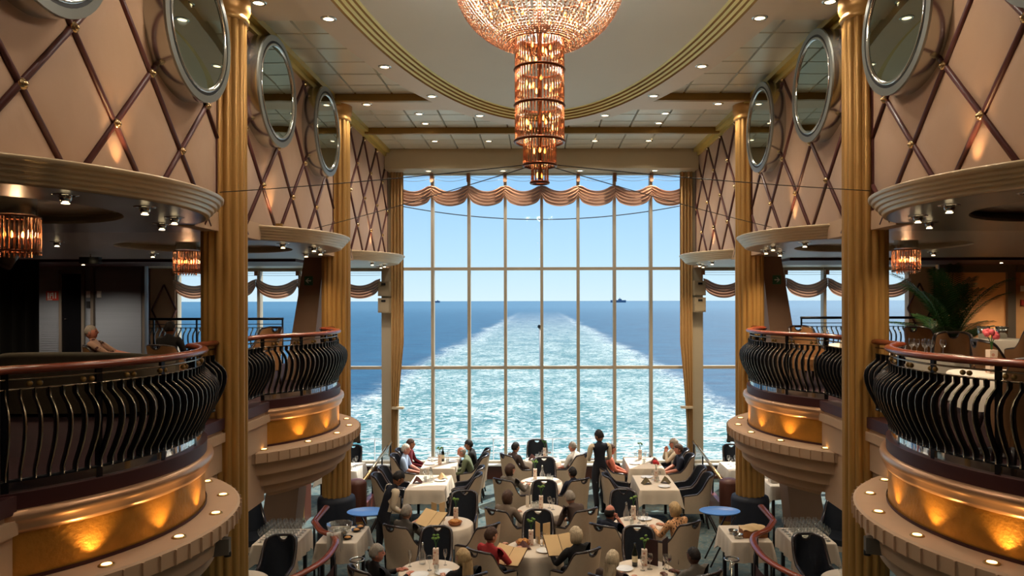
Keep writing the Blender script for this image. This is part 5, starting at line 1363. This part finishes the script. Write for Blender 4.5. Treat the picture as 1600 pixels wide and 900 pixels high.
    if hair != 'bald':
        q = B(); lim = {'short': -.30, 'buzz': -.2, 'bob': -.75, 'long': -.6, 'fringe': -.35}[hair]; keep = []
        for i in range(nv):
            for j in range(nu):
                f = [i * nu + j, (i + 1) * nu + j, (i + 1) * nu + (j + 1) % nu, i * nu + (j + 1) % nu]; dc = [sum(dirs[w][k] for w in f) / 4 for k in range(3)]
                faceline = .30 if hair in ('bob', 'long') else .12
                ok = (dc[2] > .55) or (dc[1] < faceline and dc[2] > lim) or (dc[2] > .38 and dc[1] < .85)
                if hair == 'fringe': ok = dc[1] < .15 and -.4 < dc[2] < .42
                if ok: keep.append(f)
        th = {'short': 1.10, 'buzz': 1.04, 'bob': 1.2, 'long': 1.15, 'fringe': 1.05}[hair]; rr = random.Random(len(label))
        used = sorted(set(w for f in keep for w in f)); mp = {w: i for i, w in enumerate(used)}
        outer = [hd + hr @ (pts[w] * (th * (1 + (.10 * max(0, -dirs[w][2]) if hair in ('bob', 'long') else 0) - (.05 if hair in ('bob', 'long') and dirs[w][2] > .6 else 0)) + rr.uniform(-.045, .045)) + V((0, -.004, .004))) for w in used]
        q.add(outer, [[mp[w] for w in f] for f in keep])
        inner = [hd + hr @ (pts[w] * .98) for w in used]; n0 = len(outer)
        cnt = {}
        for f in keep:
            for a, c_ in zip(f, f[1:] + f[:1]): cnt[(a, c_)] = 1
        o1 = len(q.v); q.v += [tuple(v) for v in inner]
        for (a, c_) in cnt:
            if (c_, a) not in cnt and a != c_: q.f.append([mp[c_], mp[a], mp[a] + n0, mp[c_] + n0]); q.m.append(0); q.sm.append(True)
        if hair == 'long':
            def fall(u, v):
                t = (u - .5) * 2.6; r = .085 + .015 * math.sin(9 * u + 3 * v); z = -.02 - .30 * v
                return tuple(hd + hr @ V((r * math.sin(t) * (1 + .15 * v), -r * math.cos(t) - .03 - .02 * v, z)))
            q.grid(fall, 18, 8)
        q.obj('hair', hair_m, root)
    return root
for n_, c_ in (('hair_grey', (150, 140, 128)), ('hair_white', (206, 198, 186)), ('hair_dark', (26, 20, 20)), ('hair_brown', (74, 50, 38)), ('hair_blond', (186, 156, 112)), ('hair_pale', (196, 176, 146))): mat(n_, C(*c_), .6, var=.5, vscale=70, stretch=(1, 1, .15), bump=.5, bscale=90)
for n_, c_ in (('legs_dark', (30, 30, 38)), ('legs_khaki', (120, 100, 78)), ('top_navy', (24, 28, 44)), ('top_black', (22, 20, 22)), ('top_white', (224, 216, 206)), ('top_blue', (166, 186, 214)), ('top_wine', (110, 28, 38)), ('top_green', (104, 112, 84)), ('top_pink', (206, 116, 92)), ('top_grey', (96, 90, 84)), ('top_taupe', (120, 104, 90)), ('top_red', (172, 50, 52)), ('top_brown', (78, 62, 56)), ('top_cream', (214, 196, 168)), ('top_stripe', (128, 118, 108)), ('vest', (24, 26, 38))): mat(n_, C(*c_), .85, var=.1, vscale=18)
def sitter(seat, label, **kw):
    x, y, f = SEAT[seat]; fr = math.radians(f); d = kw.pop('fwd', .04); kw['scale'] = kw.get('scale', 1) * .95
    return build_person(label, 'sit', loc=(x + math.sin(fr) * d, y + math.cos(fr) * d, 0), face=f + kw.pop('df', 0), **kw)
sitter(('TL1', 'wn'), 'white haired man in a pale blue shirt at the left window table', top='top_blue', sleeve='short', skin='skin_pink', hair='short', hair_m='hair_white', legs='legs_khaki', arms='lap')
sitter(('TL1', 'wa'), 'person in a dark red top at the left window table', top='top_wine', hair='short', hair_m='hair_brown', skin='skin_tan', legs='legs_khaki', arms='lap')
sitter(('TL1', 'en'), 'bald man in a green shirt leaning over the left window table', top='top_green', skin='skin_pink', hair='fringe', hair_m='hair_grey', arms='table', lean=.42, pitch=.2)
sitter(('TL1', 'ea'), 'dark haired person in black at the far end of the left window table', top='top_black', hair='short', hair_m='hair_dark', skin='skin_tan', arms='table', lean=.25)
sitter(('R3', 'l'), 'black haired person in a brown top at the window end of the centre row', top='top_brown', hair='short', hair_m='hair_dark', skin='skin_light', arms='lap')
sitter(('R3', 'r'), 'bald man in a white shirt at the window end of the centre row', top='top_white', sleeve='short', hair='buzz', hair_m='hair_grey', skin='skin_pink', arms='lap')
sitter(('R4', 'l'), 'brown haired person in a striped grey top, second centre table', top='top_stripe', hair='bob', hair_m='hair_brown', arms='table', yaw=.5)
sitter(('R4', 'r'), 'dark haired youth in a dark top, second centre table', top='top_navy', hair='short', hair_m='hair_dark', skin='skin_tan', arms='lap', scale=.95)
sitter(('R5', 'l'), 'person with brown shoulder length hair in a taupe top, third centre table', top='top_taupe', hair='bob', hair_m='hair_brown', arms='table', lean=.12)
sitter(('R5', 'r'), 'grey haired man in a dark brown jumper leaning over the third centre table', top='top_brown', hair='short', hair_m='hair_grey', arms='table', lean=.32, pitch=.15)
sitter(('R6', 'l'), 'short haired woman in a red top reading at the nearest centre table', top='top_red', hair='short', hair_m='hair_brown', arms='menu', yaw=.3, fwd=.06)
sitter(('R6', 'r'), 'blond person in dark clothes reading at the nearest centre table', top='top_black', hair='bob', hair_m='hair_pale', arms='menu', fwd=.06)
sitter(('R2', 'l'), 'grey curly haired person in a dark patterned top beside the bending waiter', top='top_grey', hair='short', hair_m='hair_grey', arms='menu', fwd=.08)
sitter(('R1', 'l'), 'grey haired man in a black jacket at the nearest left table', top='top_black', hair='short', hair_m='hair_grey', skin='skin_pink', arms='table', yaw=.5, fwd=.06)
sitter(('R1', 'r'), 'woman with long fair hair at the nearest left table', top='top_black', hair='long', hair_m='hair_blond', arms='table', yaw=-.5, fwd=.06)
sitter(('TR1', 'wn'), 'man in a coral striped shirt behind the standing waiter', top='top_pink', hair='short', hair_m='hair_brown', skin='skin_pink', arms='lap', legs='legs_dark')
sitter(('TR1', 'en'), 'brown haired man in a navy short sleeved shirt at the right window table', top='top_navy', sleeve='short', hair='short', hair_m='hair_brown', skin='skin_pink', arms='lap', legs='legs_khaki')
sitter(('TR1', 'ea'), 'pale dressed person at the far end of the right window table', top='top_cream', hair='bob', hair_m='hair_grey', skin='skin_pink', arms='chin')
sitter(('R7', 'l'), 'bald man in a navy shirt at the table behind the nearest right one', top='top_navy', sleeve='short', hair='fringe', hair_m='hair_dark', skin='skin_pink', arms='chin', fwd=.05)
sitter(('R7', 'r'), 'blond woman in a leopard print blouse', top='leopard', hair='bob', hair_m='hair_blond', arms='table', lean=.1, fwd=.05)
sitter(('R8', 'l'), 'woman with pale blond hair at the nearest right table', top='top_brown', hair='long', hair_m='hair_pale', arms='table', fwd=.05)
sitter(('R8', 'r'), 'bald brown skinned man in a dark grey jacket at the nearest right table', top='top_grey', hair='buzz', hair_m='hair_dark', skin='skin_dark', arms='table', fwd=.06)
build_person('waiter in a navy waistcoat and cream sleeves standing in the aisle, seen from behind', 'stand', 'vest', legs='legs_dark', hair='short', hair_m='hair_dark', skin='skin_tan', loc=(1.12, 14.5, 0), face=-18, arms='front', vest=('vest', 'top_cream'), yaw=-.5, pitch=.25, name='waiter')
build_person('waiter in a black waistcoat and cream sleeves bending beside the blue tray', 'stand', 'vest', legs='legs_dark', hair='short', hair_m='hair_dark', skin='skin_tan', loc=(-2.50, 11.45, 0), face=62, lean=.38, arms='front', vest=('vest', 'top_cream'), pitch=.35, name='waiter', scale=.96)
build_person('man in a patterned shirt reclining in the left gallery', 'sit', 'floral', loc=(-6.28, 10.75, ZB), face=75, lean=-.42, scale=.88, hair='buzz', hair_m='hair_grey', skin='skin_pink', arms='fold', sleeve='short', legs='legs_khaki')
build_person('person in black seen from behind in the left gallery', 'sit', 'top_black', loc=(-5.55, 11.03, ZB), face=10, scale=.88, hair='short', hair_m='hair_dark', skin='skin_tan', arms='lap')
